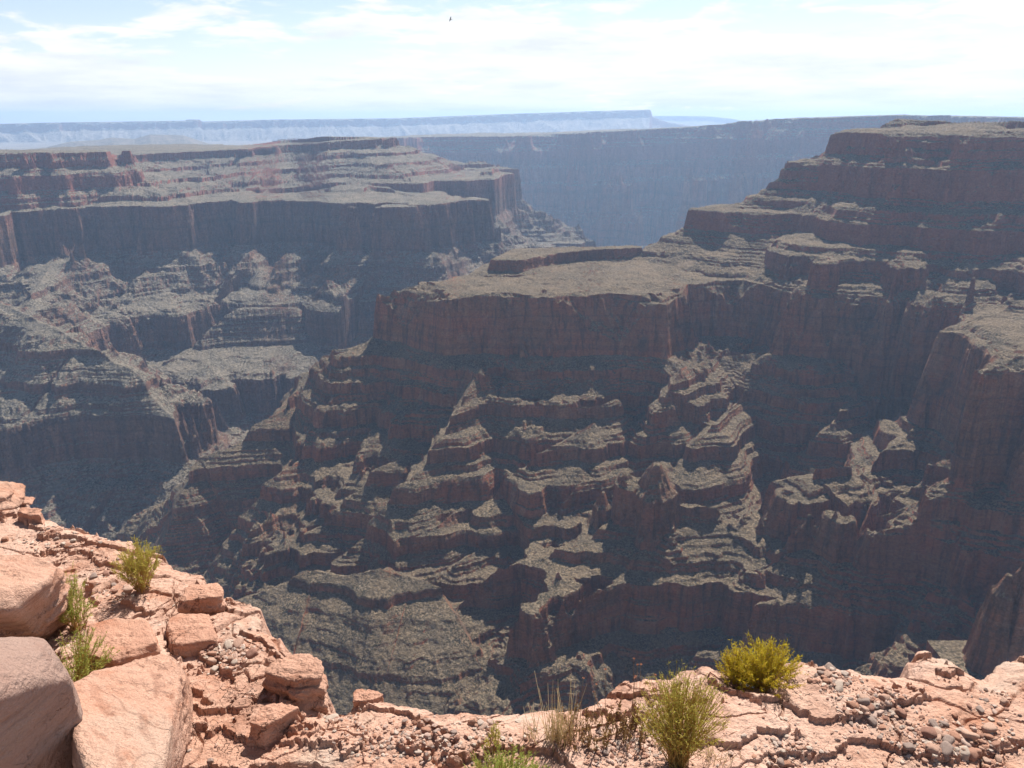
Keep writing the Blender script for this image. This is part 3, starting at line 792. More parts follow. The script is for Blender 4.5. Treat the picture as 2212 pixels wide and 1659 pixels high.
def sandstone(nt, b, k=1.0, tint=(1, 1, 1), grey=0.0, cracks=0.0):
    g = N(nt, 'ShaderNodeNewGeometry'); tcn = N(nt, 'ShaderNodeTexCoord')
    pos = tcn.outputs['Object']
    n1 = NOISE(nt, MAP(nt, pos, (1.3, 1.3, 1.3)), 1.0, 6, 0.6, 0.3)
    n2 = NOISE(nt, MAP(nt, pos, (5, 5, 9)), 1.0, 6, 0.65, 0.2)
    n3 = NOISE(nt, MAP(nt, pos, (34, 34, 34)), 1.0, 5, 0.7)
    n4 = NOISE(nt, MAP(nt, pos, (2.6, 2.6, 2.6), (4, 2, 1)), 1.0, 5, 0.6)
    c = MIX(nt, RAMP(nt, n1, [(0.36, 0.0), (0.64, 1.0)]), (0.48, 0.275, 0.195), (0.54, 0.355, 0.275))
    c = MIX(nt, RAMP(nt, n4, [(0.54, 0.0), (0.70, 0.75)]), c, (0.45, 0.345, 0.275))      # grey weathered skin
    c = MIX(nt, RAMP(nt, n2, [(0.30, 0.75), (0.46, 0.0)]), c, (0.36, 0.155, 0.09))      # red dust
    c = MIX(nt, RAMP(nt, n2, [(0.60, 0.0), (0.76, 0.6)]), c, (0.57, 0.43, 0.355))      # pale scuffs
    c = MIX(nt, RAMP(nt, n3, [(0.28, 0.45), (0.42, 0.0)]), c, (0.20, 0.10, 0.07))
    c = MIX(nt, RAMP(nt, n3, [(0.66, 0.0), (0.78, 0.5)]), c, (0.6, 0.5, 0.43))
    wv = MAP(nt, pos, (3, 3, 30), rot=(0.35, 0.2, 0.4))
    lam = NOISE(nt, wv, 1.0, 5, 0.62, 0.3)                                                # cross-bedding
    c = MIX(nt, RAMP(nt, lam, [(0.36, 0.5), (0.47, 0.0)]), c, (0.25, 0.125, 0.085))
    dw = N(nt, 'ShaderNodeVectorMath', operation='ADD', ins={0: pos, 1: N(nt, 'ShaderNodeTexNoise', ins={'Vector': pos, 'Scale': 5.0, 'Detail': 4.0}).outputs[1]}).outputs[0]
    vo = N(nt, 'ShaderNodeTexVoronoi', feature='DISTANCE_TO_EDGE', ins={'Vector': MAP(nt, dw, (2.6, 2.6, 5.0)), 'Scale': 1.0}).outputs[0]
    gate = RAMP(nt, NOISE(nt, MAP(nt, pos, (2.2, 2.2, 2.2), (9, 1, 3)), 1.0, 3), [(0.50, 0.0), (0.58, 1.0)])
    crk = M(nt, 'MULTIPLY', RAMP(nt, vo, [(0.0, 1.0), (0.014, 0.0)]), gate)
    c = MIX(nt, M(nt, 'MULTIPLY', crk, 0.45), c, (0.10, 0.05, 0.035))
    n5 = NOISE(nt, MAP(nt, pos, (150, 150, 150)), 1.0, 3, 0.7)
    c = MIX(nt, 1.0, c, RAMP(nt, n5, [(0.3, 0.80), (0.7, 1.16)]), 'MULTIPLY')
    dk = NOISE(nt, MAP(nt, pos, (4.2, 4.2, 4.2), (2, 7, 5)), 1.0, 6, 0.68)
    c = MIX(nt, RAMP(nt, dk, [(0.60, 0.0), (0.74, 0.55)]), c, (0.19, 0.115, 0.085))      # dark varnish
    if cracks:
        cn = NOISE(nt, MAP(nt, pos, (2.1, 2.1, 3.4), (5, 3, 8), (0.3, 0.5, 0.2)), 0.9, 2.2, 0.45, 0.0)
        ln = RAMP(nt, M(nt, 'ABSOLUTE', M(nt, 'SUBTRACT', cn, 0.5)), [(0.0, 1.0), (0.008, 0.0)])
        ln = M(nt, 'MULTIPLY', ln, RAMP(nt, n4, [(0.44, 0.0), (0.54, 1.0)]))
        crk = M(nt, 'MAXIMUM', crk, M(nt, 'MULTIPLY', ln, 0.35 * cracks))
        c = MIX(nt, M(nt, 'MULTIPLY', ln, 0.22 * cracks), c, (0.13, 0.06, 0.04))
        pit = NOISE(nt, MAP(nt, pos, (22, 22, 40), (1, 6, 2)), 1.0, 4, 0.7)
        c = MIX(nt, RAMP(nt, pit, [(0.27, 0.6), (0.38, 0.0)]), c, (0.22, 0.10, 0.065))
        k = 1.9
    c = MIX(nt, 1.0, c, tint, 'MULTIPLY')
    if grey:
        c = MIX(nt, grey, c, (0.25, 0.19, 0.165))
    nt.links.new(c, b.inputs['Base Color'])
    h = M(nt, 'ADD', M(nt, 'MULTIPLY', n2, 0.03 * k), M(nt, 'MULTIPLY', n3, 0.016 * k))
    h = M(nt, 'ADD', h, M(nt, 'MULTIPLY', n5, 0.004))
    h = M(nt, 'ADD', h, M(nt, 'MULTIPLY', lam, 0.016))
    h = M(nt, 'SUBTRACT', h, M(nt, 'MULTIPLY', crk, 0.02))
    bp = N(nt, 'ShaderNodeBump', ins={'Height': h, 'Strength': 0.85, 'Distance': 1.0})
    nt.links.new(bp.outputs[0], b.inputs['Normal'])


sandstone(nt, b)
az = np.linspace(R(-46), R(46), 1250)
rr = np.concatenate([np.linspace(-1.0, 1.6, 40)[:-1], np.exp(np.linspace(math.log(1.6), math.log(7.5), 1000)), np.linspace(7.6, 30, 40)])
# rows fan out from a point behind the eye so that the ledge also carries the camera
LX = np.sin(az)[:, None] * (rr[None, :] + 1.2); LY = np.cos(az)[:, None] * (rr[None, :] + 1.2) - 1.2
LZZ = ledge_h(LX, LY)
me = grid_mesh('rim_ledge', LX, LY, LZZ, smooth=False)
ledge = link('rim_ledge', me, M_LEDGE)
tag(ledge, 'pink sandstone ledge at the canyon rim with cracked slabs', 'ground', kind='structure')
print('ledge', round(time.time() - T0, 1))

rnd = random.Random(7)
nrs = np.random.RandomState(11)


def ico(sub):
    bm = bmesh.new(); bmesh.ops.create_icosphere(bm, subdivisions=sub, radius=1.0)
    v = np.array([p.co[:] for p in bm.verts], np.float32); f = [tuple(q.index for q in fc.verts) for fc in bm.faces]
    bm.free(); return v, f


ICO = {k: ico(k) for k in (1, 2, 3, 6)}


def noise3(p, s, i=0):
    return (PN[i % 8](p[:, 0] / s + 5.2, p[:, 1] / s) + PN[(i + 1) % 8](p[:, 1] / s, p[:, 2] / s + 3.3) + PN[(i + 2) % 8](p[:, 2] / s, p[:, 0] / s + 1.1)) * 0.6


def hull_planes(pts):
    bm = bmesh.new()
    for p in pts: bm.verts.new(p)
    bmesh.ops.convex_hull(bm, input=bm.verts[:])
    bm.normal_update()
    c = Vector((0, 0, 0))
    hv = [v for v in bm.verts if v.link_faces]
    for v in hv: c += v.co
    c /= len(hv)
    out = []
    for f in bm.faces:
        n = f.normal.copy(); h = n.dot(f.calc_center_median() - c)
        if h < 0: n = -n; h = -h
        out.append((*n, max(h, 0.004)))
    bm.free()
    return c, np.array(out, np.float32)


def rock_mesh(name, planes, sub, sharp, amp, bed=0.0, seed=0, bedn=(0.1, 0.15, 1.0), wav=0.2):
    v, f = ICO[sub]
    n = planes[:, :3]; h = planes[:, 3]
    q = np.maximum(v @ n.T, 0) / h[None, :]
    qm = q.max(1, keepdims=True)
    r = 1.0 / (qm[:, 0] * ((q / qm) ** sharp).sum(1) ** (1.0 / sharp))
    p = v * r[:, None]
    dd = amp * (noise3(p + seed, wav, seed) + 0.5 * noise3(p + seed, wav * 0.42, seed + 2) + 0.3 * (0.5 - np.abs(2 * noise3(p, wav * 0.2, seed + 3))) + 0.16 * noise3(p, wav * 0.06, seed + 4) + 0.08 * noise3(p, wav * 0.025, seed + 5))
    if bed:
        bn = np.array(bedn); bn = bn / np.linalg.norm(bn)
        hgt = p @ bn + 0.02 * noise3(p, 0.25, seed + 1)
        dd = dd + bed * np.sign(PN[seed % 8](hgt / 0.035, hgt * 0 + 0.4)) * np.minimum(1, np.abs(PN[seed % 8](hgt / 0.035, hgt * 0 + 0.4)) * 4)
    p = p + v * dd[:, None]
    me = bpy.data.meshes.new(name)
    me.from_pydata(p.tolist(), [], f)
    me.polygons.foreach_set('use_smooth', np.full(len(f), sub > 2, bool))
    me.update()
    return me


M_BOULDER, nt, b = new_mat('boulder_stone'); sandstone(nt, b, tint=(0.98, 0.93, 0.9), cracks=1.0)
M_GREYB, nt, b = new_mat('grey_boulder_stone'); sandstone(nt, b, tint=(0.9, 0.85, 0.85), grey=0.55, cracks=0.5)
M_SLAB, nt, b = new_mat('slab_stone'); sandstone(nt, b, tint=(0.92, 0.84, 0.8))


def zt(pts, z): return [at_z(x, y, z) for x, y in pts]
def dt(pts): return [at_d(*p) for p in pts]


def rock(name, label, cat, pts, mat, sharp=16, amp=0.02, bed=0.006, seed=1, sub=6, wav=0.2):
    c, pl = hull_planes(pts)
    hv = np.array([tuple(Vector(p) - c) for p in pts], np.float32)
    rr_ = np.random.RandomState(seed + 40)          # broken corners and edges
    cn = rr_.normal(size=(18, 3)); cn[:, 2] = np.abs(cn[:, 2]) * 0.8; cn /= np.linalg.norm(cn, axis=1)[:, None]
    ch_ = (hv @ cn.T).max(0) * rr_.uniform(0.86, 0.985, 18)
    pl = np.concatenate([pl, np.concatenate([cn, ch_[:, None]], 1).astype(np.float32)])
    o = link(name, rock_mesh(name, pl, sub, sharp, amp, bed, seed, wav=wav), mat)
    o.location = c
    return tag(o, label, cat)


B = -2.47
rock('boulder', 'grey-brown boulder with a shaded grainy face in the lower left corner', 'boulder',
     dt([(-260, 1372, 2.6), (88, 1376, 2.62), (108, 1392, 2.5), (0, 1458, 2.2), (-260, 1560, 1.95), (150, 1466, 2.42)]) + zt([(232, 1720), (-260, 1900), (190, 1540), (-260, 1500)], B), M_GREYB, 140, 0.014, 0.0, 1, wav=0.25)
rock('boulder', 'pale-topped pink boulder with a rough brown side at the left edge', 'boulder',
     dt([(-260, 1192, 3.95), (62, 1205, 3.9), (132, 1230, 3.72), (85, 1268, 3.42), (14, 1318, 3.26), (-260, 1340, 3.2)]) + zt([(160, 1312), (152, 1345), (95, 1386), (8, 1392), (-260, 1400), (-260, 1240), (120, 1250)], B), M_BOULDER, 120, 0.022, 0.012, 2, wav=0.15)
rock('boulder', 'large pink slab boulder with a rounded red edge leaning beside the grey-brown one', 'boulder',
     dt([(148, 1484, 2.78), (225, 1442, 2.95), (281, 1426, 3.03), (364, 1413, 3.07), (394, 1438, 2.99), (388, 1500, 2.8), (345, 1690, 2.27), (180, 1710, 2.2)]) + zt([(422, 1523), (420, 1590), (372, 1720), (150, 1760), (120, 1530), (300, 1440), (405, 1450)], B), M_BOULDER, 110, 0.02, 0.004, 3, wav=0.16)
def block(name, label, cat, top, z, mat, grow=1.06, **kw):
    f0 = np.array(zt(top, LZ), np.float32)
    zl = float(np.median(ledge_h(f0[:, 0], f0[:, 1])))
    t = [Vector(p) for p in zt(top, zl + z)]
    c = sum(t, Vector()) / len(t)
    pts = [tuple(p) for p in t] + [(c.x + (p.x - c.x) * grow, c.y + (p.y - c.y) * grow, B) for p in t]
    return rock(name, label, cat, pts, mat, **kw)


block('slab', 'thick slab with a long dark undercut face behind the large pink boulder', 'rock slab',
      [(178, 1408), (190, 1340), (322, 1334), (345, 1376), (347, 1386), (240, 1424)], 0.12, M_SLAB, 0.97, sharp=60, amp=0.012, bed=0.004, seed=4, wav=0.12)
block('slab', 'low slab with a notched shaded edge in the middle of the left ledge', 'rock slab',
      [(368, 1394), (352, 1352), (384, 1318), (450, 1326), (472, 1382), (430, 1366)], 0.075, M_SLAB, 0.98, sharp=60, amp=0.012, bed=0.004, seed=5, wav=0.1)
block('slab', 'tilted dark-fronted slab below the feathery shrub', 'rock slab',
      [(384, 1300), (404, 1266), (468, 1258), (482, 1282), (474, 1288), (426, 1290)], 0.12, M_SLAB, 0.96, sharp=50, amp=0.014, bed=0.008, seed=6, wav=0.1)
block('boulder', 'cracked red block overhanging the corner of the ledge', 'boulder',
      [(572, 1452), (600, 1420), (655, 1408), (696, 1434), (700, 1466), (636, 1476)], 0.13, M_BOULDER, 1.05, sharp=34, amp=0.024, bed=0.012, seed=0, wav=0.15)
block('slab', 'low broken slab with a shadowed front below the cracked red block', 'rock slab',
      [(530, 1560), (560, 1532), (622, 1508), (650, 1520), (602, 1552), (565, 1572)], 0.07, M_SLAB, 1.0, sharp=60, amp=0.014, bed=0.006, seed=7, wav=0.09)
rock('boulder', 'layered pink block stacked at the far left end of the ledge', 'boulder',
     dt([(-160, 1030, 5.25), (32, 1034, 5.15), (50, 1048, 5.02), (-160, 1066, 4.6), (22, 1070, 4.72)]) + dt([(46, 1070, 5.1), (44, 1092, 4.75), (14, 1102, 4.65), (-160, 1115, 4.55)]), M_BOULDER, 40, 0.026, 0.02, 2, wav=0.14)
block('slab', 'thin flat slab jutting over the edge beside the layered pink block', 'rock slab',
      [(36, 1084), (52, 1072), (74, 1074), (68, 1088)], 0.06, M_SLAB, 0.97, sharp=60, amp=0.01, bed=0.004, seed=3, wav=0.08)
block('slab', 'small shelf slab with a shaded hollow under it near the layered block', 'rock slab',
      [(34, 1102), (50, 1092), (92, 1098), (88, 1112), (60, 1112)], 0.075, M_SLAB, 0.98, sharp=60, amp=0.012, bed=0.005, seed=5, wav=0.08)
block('slab', 'tilted wedge slab with a dark front on the inner edge of the gap', 'rock slab',
      [(762, 1514), (766, 1490), (806, 1488), (832, 1502), (800, 1512)], 0.06, M_SLAB, 1.0, sharp=60, amp=0.012, bed=0.004, seed=6, wav=0.09)
block('slab', 'small dark red chunk lying inside the middle of the rim', 'rock',
      [(1008, 1552), (1018, 1542), (1032, 1546), (1030, 1556)], 0.05, M_SLAB, 1.2, sharp=14, amp=0.01, bed=0.0, seed=2, sub=3, wav=0.06)
print('rocks', round(time.time() - T0, 1))

# ------------------------------------------------------------------ stones
def stone_mat(name, cols):
    m, nt, b = new_mat(name)
    oi = N(nt, 'ShaderNodeObjectInfo'); g = N(nt, 'ShaderNodeNewGeometry')
    rv = M(nt, 'FRACT', M(nt, 'ADD', oi.outputs['Random'], g.outputs['Random Per Island']))
    c = RAMP(nt, rv, [(i / len(cols), q) for i, q in enumerate(cols)], 'CONSTANT')
    tcn = N(nt, 'ShaderNodeTexCoord')
    n = NOISE(nt, MAP(nt, tcn.outputs['Object'], (30, 30, 30)), 1.0, 4, 0.65)
    c = MIX(nt, 1.0, c, RAMP(nt, n, [(0.3, 0.72), (0.7, 1.2)]), 'MULTIPLY')
    nt.links.new(c, b.inputs['Base Color'])
    bp = N(nt, 'ShaderNodeBump', ins={'Height': n, 'Strength': 0.5, 'Distance': 0.01})
    nt.links.new(bp.outputs[0], b.inputs['Normal'])
    return m


M_STONE = stone_mat('loose_stone', [(0.42, 0.26, 0.195), (0.50, 0.35, 0.285), (0.36, 0.19, 0.13), (0.46, 0.36, 0.30), (0.30, 0.22, 0.185), (0.44, 0.28, 0.21), (0.48, 0.32, 0.25), (0.29, 0.155, 0.115), (0.47, 0.37, 0.30), (0.38, 0.21, 0.15)])
protos = []
for k in range(9):
    n = nrs.normal(size=(9 + k % 4, 3)); n /= np.linalg.norm(n, axis=1)[:, None]
    h = nrs.uniform(0.62, 1.0, len(n))
    pl = np.concatenate([n, h[:, None]], 1).astype(np.float32)
    pl = np.concatenate([pl, np.array([[0, 0, 1, 0.62], [0, 0, -1, 0.6], [1, 0, 0, .95], [-1, 0, 0, .95], [0, 1, 0, .8], [0, -1, 0, .8]], np.float32)])
    protos.append(rock_mesh('stone', pl, 3, 26, 0.035, 0, k, wav=0.5))
    protos[-1].materials.append(M_STONE)

# where stones gather: (centre pixel, half width, half height, share, size range m, group, label)
PATCH = [((1800, 1475, 55, 40), 34, (0.022, 0.05), 'stones in the patch by the yellow shrub', 'angular stone in the upper pebble patch right of the yellow shrub'),
         ((1880, 1530, 75, 35), 52, (0.018, 0.046), 'stones of the pebble band', 'angular stone in the middle of the right-hand pebble band'),
         ((2060, 1600, 110, 45), 84, (0.02, 0.06), 'stones of the lower pebble band', 'angular stone in the dense lower pebble band near the right corner'),
         ((2140, 1510, 70, 40), 20, (0.015, 0.035), 'stones on the bare slab at right', 'small stone on the bare slab near the right edge'),
         ((1700, 1620, 60, 35), 16, (0.015, 0.035), 'stones beside the grey slab', 'small stone on the ground between the golden shrub and the grey slab'),
         ((1320, 1630, 70, 25), 12, (0.015, 0.03), 'stones on the red soil', 'small stone on the red soil in front of the brown weeds'),
         ((1050, 1560, 60, 22), 16, (0.016, 0.04), 'stones inside the middle of the rim', 'small dark stone just inside the middle of the rim'),
         ((900, 1590, 120, 45), 38, (0.012, 0.03), 'stones scattered on the middle ledge', 'small reddish stone scattered on the middle of the ledge'),
         ((730, 1530, 40, 25), 18, (0.018, 0.05), 'stones under the cracked red block', 'reddish stone at the foot of the cracked red block'),
         ((490, 1420, 70, 45), 40, (0.015, 0.05), 'stones on the left ledge', 'reddish stone in the rubble between the left slabs'),
         ((250, 1235, 70, 55), 40, (0.015, 0.045), 'stones around the feathery shrub', 'reddish stone in the rubble beside the feathery shrub'),
         ((110, 1150, 110, 35), 26, (0.015, 0.045), 'stones at the far left', 'reddish stone on the flat rock at the far left')]
ns = 0
for (cx, cy, hx, hy), cnt, (s0, s1), grp, lab in PATCH:
    k = 0; tries = 0
    while k < int(cnt * 0.66) and tries < cnt * 20:
        tries += 1
        a = rnd.uniform(0, 6.283); q = math.sqrt(rnd.random()) * rnd.uniform(0.5, 1.1)
        x, y, _ = at_z(cx + math.cos(a) * q * hx, cy + math.sin(a) * q * hy, LZ)
        if float(edge_sd(np.array([x], np.float32), np.array([y], np.float32))[0]) < 0.07:
            continue
        z = float(ledge_h(np.array([x]), np.array([y]))[0])
        sz = s0 + (s1 - s0) * rnd.random() ** 2.2
        sz *= 0.64
        o = bpy.data.objects.new('stone', protos[rnd.randrange(len(protos))])
        C.objects.link(o)
        o.scale = (sz * rnd.uniform(0.8, 1.35), sz * rnd.uniform(0.7, 1.1), sz * rnd.uniform(0.55, 0.95))
        o.rotation_euler = (rnd.uniform(-0.35, 0.35), rnd.uniform(-0.35, 0.35), rnd.uniform(0, 6.28))
        o.location = (x, y, z + o.scale[2] * 0.36)
        tag(o, lab, 'stone', grp)
        k += 1; ns += 1
print('stones', ns)

# fine gravel: past counting
def gravel(n, label):
    vs, fs = [], []
    v0, f0 = ICO[1]
    pts = []
    zones = [(p[0], p[1]) for p in PATCH] + [((1100, 1590, 1100, 90), 60), ((300, 1280, 330, 170), 60), ((2000, 1560, 230, 110), 70), ((900, 1600, 200, 60), 60), ((1330, 1620, 120, 50), 60)]
    wts = np.array([z[1] for z in zones], float); wts /= wts.sum()
    ch = nrs.choice(len(zones), n, p=wts)
    a = nrs.uniform(0, 6.283, n); q = np.sqrt(nrs.rand(n)) * nrs.uniform(0.6, 1.35, n)
    Z4 = np.array([z[0] for z in zones], float)[ch]
    xd = Z4[:, 0] + np.cos(a) * q * Z4[:, 2]; yd = Z4[:, 1] + np.sin(a) * q * Z4[:, 3]
    x, y, w = ray(xd, yd); t = LZ / w; x = (x * t).astype(np.float32); y = (y * t).astype(np.float32)
    clump = PN[3](x / 0.35, y / 0.35) + 0.5 * PN[4](x / 0.12, y / 0.12)
    ok = (edge_sd(x, y) > 0.03) & (clump > nrs.uniform(-0.55, 0.35, n)) & (w < 0)
    x = x[ok]; y = y[ok]; z = ledge_h(x, y); m = len(x)
    s = 0.0032 + 0.010 * nrs.rand(m) ** 3
    rot = nrs.uniform(0, 6.28, m)
    V = v0[None] * (1 + nrs.uniform(-0.32, 0.32, (m, len(v0), 1))) * (s[:, None, None] * np.stack([nrs.uniform(.8, 1.4, m), nrs.uniform(.6, 1.1, m), nrs.uniform(.4, .8, m)], -1)[:, None, :])
    cx, sx = np.cos(rot)[:, None], np.sin(rot)[:, None]
    X = V[..., 0] * cx - V[..., 1] * sx + x[:, None]; Yv = V[..., 0] * sx + V[..., 1] * cx + y[:, None]; Zv = V[..., 2] + (z + s * 0.25)[:, None]
    co = np.stack([X, Yv, Zv], -1).reshape(-1, 3)
    F = (np.array(f0)[None] + (np.arange(m) * len(v0))[:, None, None]).reshape(-1, 3)
    me = bpy.data.meshes.new('gravel'); me.from_pydata(co.tolist(), [], F.tolist()); me.update()
    return tag(link('gravel', me, M_STONE), label, 'gravel', kind='stuff')


gravel(7500, 'fine reddish gravel strewn over the ledge')

# ------------------------------------------------------------------ plants
def leaf_mat(name, cols, rough=0.7, trans=0.35):
    m = bpy.data.materials.new(name); m.use_nodes = True
    nt = m.node_tree; nt.nodes.clear()
    g = N(nt, 'ShaderNodeNewGeometry')
    c = RAMP(nt, g.outputs['Random Per Island'], [(i / max(1, len(cols) - 1), q) for i, q in enumerate(cols)])
    d = N(nt, 'ShaderNodeBsdfPrincipled', ins={'Base Color': c, 'Roughness': rough, 'Specular IOR Level': 0.2})
    t = N(nt, 'ShaderNodeBsdfTranslucent', ins={'Color': c})
    mx = N(nt, 'ShaderNodeMixShader', ins={0: trans, 1: d.outputs[0], 2: t.outputs[0]})
    N(nt, 'ShaderNodeOutputMaterial', ins={'Surface': mx.outputs[0]})
    return m


M_LEAFG = leaf_mat('green_leaf', [(0.30, 0.36, 0.07), (0.38, 0.42, 0.09), (0.46, 0.46, 0.13), (0.25, 0.32, 0.07)], trans=0.45)
M_LEAFY = leaf_mat('yellow_leaf', [(0.50, 0.40, 0.03), (0.58, 0.45, 0.035), (0.40, 0.35, 0.04), (0.60, 0.43, 0.05)], trans=0.45)
M_LEAFO = leaf_mat('olive_leaf', [(0.48, 0.42, 0.08), (0.40, 0.38, 0.07), (0.54, 0.45, 0.12), (0.34, 0.34, 0.06)], trans=0.45)
M_STEMG = leaf_mat('golden_stem', [(0.50, 0.33, 0.09), (0.42, 0.23, 0.06), (0.58, 0.43, 0.15)], trans=0.2)
M_STEMB = leaf_mat('brown_stem', [(0.20, 0.10, 0.05), (0.28, 0.16, 0.08), (0.34, 0.22, 0.12)], trans=0.1)
M_STRAW = leaf_mat('straw', [(0.72, 0.58, 0.34), (0.78, 0.65, 0.42), (0.60, 0.46, 0.26)], trans=0.3)
M_WEED = leaf_mat('brown_weed', [(0.23, 0.12, 0.045), (0.30, 0.17, 0.06), (0.17, 0.10, 0.04), (0.26, 0.19, 0.07)], trans=0.2)
M_HEAD = leaf_mat('dried_flower', [(0.22, 0.07, 0.04), (0.27, 0.11, 0.06), (0.16, 0.06, 0.03)], trans=0.1)


class Geo:
    def __init__(self): self.v = []; self.f = []

    def tube(self, pts, r0, r1, n=3):
        b0 = len(self.v); L = len(pts)
        for i, p in enumerate(pts):
            t = (pts[min(i + 1, L - 1)] - pts[max(i - 1, 0)]).normalized()
            a = t.orthogonal().normalized(); c = t.cross(a); r = r0 + (r1 - r0) * i / (L - 1)
            for k in range(n):
                q = 6.2832 * k / n
                self.v.append(p + (a * math.cos(q) + c * math.sin(q)) * r)
        for i in range(L - 1):
            for k in range(n):
                k2 = (k + 1) % n
                self.f.append((b0 + i * n + k, b0 + i * n + k2, b0 + (i + 1) * n + k2, b0 + (i + 1) * n + k))

    def leaf(self, p, d, ln, w, side):
        s = d.cross(side)
        if s.length < 1e-6: s = d.orthogonal()
        s = s.normalized() * w * 0.5; b0 = len(self.v)
        self.v += [p, p + d * ln * 0.45 + s, p + d * ln, p + d * ln * 0.45 - s]
        self.f.append((b0, b0 + 1, b0 + 2, b0 + 3))

    def obj(self, name, mat, parent=None, base=None):
        base = base or Vector((0, 0, 0))
        me = bpy.data.meshes.new(name)
        me.from_pydata([tuple(v - base) for v in self.v], [], self.f); me.update()
        return link(name, me, mat, parent)


def rv(r, s=1.0): return Vector((r.gauss(0, s), r.gauss(0, s), r.gauss(0, s)))


def root_at(xd, yd, sink=0.02):
    x, y, _ = at_z(xd, yd, LZ)
    return Vector((x, y, float(ledge_h(np.array([x]), np.array([y]))[0]) - sink))


def shrub(label, xd, yd, h, wid, nst, mleaf, mstem, seed, leaf=(0.014, 0.0028), lpt=34, start=0.42, twigs=3, lean=(0, 0), flat=0.42, group='shrubs growing on the rim'):
    r = random.Random(seed); p0 = root_at(xd, yd)
    e = bpy.data.objects.new('shrub', None); C.objects.link(e); e.location = p0
    tag(e, label, 'shrub', group)
    st, lf, wd = Geo(), Geo(), Geo()
    for i in range(nst):
        a = r.uniform(0, 6.283); q = r.random() ** 0.6
        out = Vector((math.cos(a) * q, math.sin(a) * q, 0))
        hh = h * (1 - flat * q * q) * r.uniform(0.72, 1.06)
        b = p0 + Vector((r.gauss(0, 0.016), r.gauss(0, 0.016), 0))
        tip = p0 + Vector((out.x * wid * 0.5 + lean[0], out.y * wid * 0.5 + lean[1], hh))
        mid = b.lerp(tip, 0.5) + Vector((-out.x, -out.y, 0)) * wid * 0.07 + rv(r, 0.008)
        pts = [b * (1 - t) ** 2 + mid * 2 * t * (1 - t) + tip * t * t + (rv(r, 0.0022) if 0 < t < 1 else Vector()) for t in (0, .17, .34, .5, .67, .84, 1)]
        st.tube(pts, 0.0019, 0.0007)
        br = [pts]
        for j in range(twigs):
            t = r.uniform(0.4, 0.85); k = t * 6; i0 = int(k); s = pts[i0].lerp(pts[min(i0 + 1, 6)], k - i0)
            d = ((pts[-1] - pts[i0]).normalized() + rv(r, 0.33)).normalized(); ln = hh * r.uniform(0.14, 0.3)
            tw = [s, s + d * ln * 0.5 + rv(r, 0.003), s + d * ln + Vector((0, 0, ln * 0.15))]
            st.tube(tw, 0.0010, 0.0005); br.append(tw)
        for bi, bp in enumerate(br):
            nl = lpt if bi == 0 else int(lpt * 0.55)
            L = len(bp) - 1
            for j in range(nl):
                t = (start + (1 - start) * r.random() ** 0.75) if bi == 0 else r.uniform(0.15, 1)
                k = min(t * L, L - 1e-4); i0 = int(k); s = bp[i0].lerp(bp[i0 + 1], k - i0)
                d = ((bp[i0 + 1] - bp[i0]).normalized() * 0.9 + rv(r, 0.5)).normalized()
                lf.leaf(s, d, leaf[0] * r.uniform(0.6, 1.4), leaf[1] * r.uniform(0.7, 1.3), rv(r))
    for i in range(9):      # woody crown
        a = r.uniform(0, 6.283)
        q = p0 + Vector((math.cos(a) * 0.05, math.sin(a) * 0.05, r.uniform(0.03, 0.07)))
        wd.tube([p0, p0.lerp(q, 0.5) + rv(r, 0.006), q], 0.005, 0.002, 5)
    st.obj('stems', mstem, e, p0); lf.obj('leaves', mleaf, e, p0); wd.obj('woody_base', M_STEMB, e, p0)
    return e


shrub('feathery olive shrub with thin stems standing alone on the left ledge', 308, 1266, 0.31, 0.29, 90, M_LEAFO, M_STEMG, 1, lpt=22, start=0.45)
shrub('green shrub squeezed behind the pale-topped pink boulder', 166, 1352, 0.34, 0.22, 50, M_LEAFG, M_STEMG, 2, lpt=30)
shrub('bright green shrub between the grey-brown boulder and the large pink slab', 160, 1490, 0.34, 0.34, 55, M_LEAFG, M_STEMG, 3, lpt=26, lean=(0.04, 0.0))
shrub('dense yellow shrub on the brink of the right-hand ledge', 1655, 1462, 0.275, 0.36, 120, M_LEAFY, M_STEMG, 4, lpt=38, start=0.35)
shrub('small thin yellow shrub at the left foot of the dense yellow one', 1590, 1462, 0.22, 0.22, 60, M_LEAFY, M_STEMG, 5, lpt=28, start=0.35)
shrub('tall golden-stemmed shrub with yellow-green tips in the foreground', 1465, 1650, 0.40, 0.38, 230, M_LEAFO, M_STEMG, 6, lpt=17, start=0.56, flat=0.25, twigs=2)
shrub('low bright green shrub cut off by the bottom of the view', 1085, 1725, 0.235, 0.42, 170, M_LEAFG, M_STEMG, 7, lpt=34, start=0.35)
shrub('wispy green sprig behind the low bright green shrub', 1068, 1618, 0.16, 0.08, 10, M_LEAFO, M_STEMG, 8, lpt=16)


def grass(label, xd, yd, h, wid, n, seed, name='dry_grass'):
    r = random.Random(seed); p0 = root_at(xd, yd)
    g = Geo()
    for i in range(n):
        a = r.uniform(0, 6.283); q = r.random()
        b = p0 + Vector((r.gauss(0, wid * 0.2), r.gauss(0, wid * 0.15), 0))
        hh = h * (r.uniform(0.3, 0.62) if i > n * 0.14 else r.uniform(0.8, 1.05))
        tip = b + Vector((math.cos(a) * q * wid * 0.5, math.sin(a) * q * wid * 0.4, hh))
        g.tube([b, b.lerp(tip, 0.5) + Vector((0, 0, hh * 0.08)), tip], 0.0016, 0.0007)
    o = g.obj(name, M_STRAW, None, p0); o.location = p0
    return tag(o, label, 'grass tuft', 'dry grass on the rim')


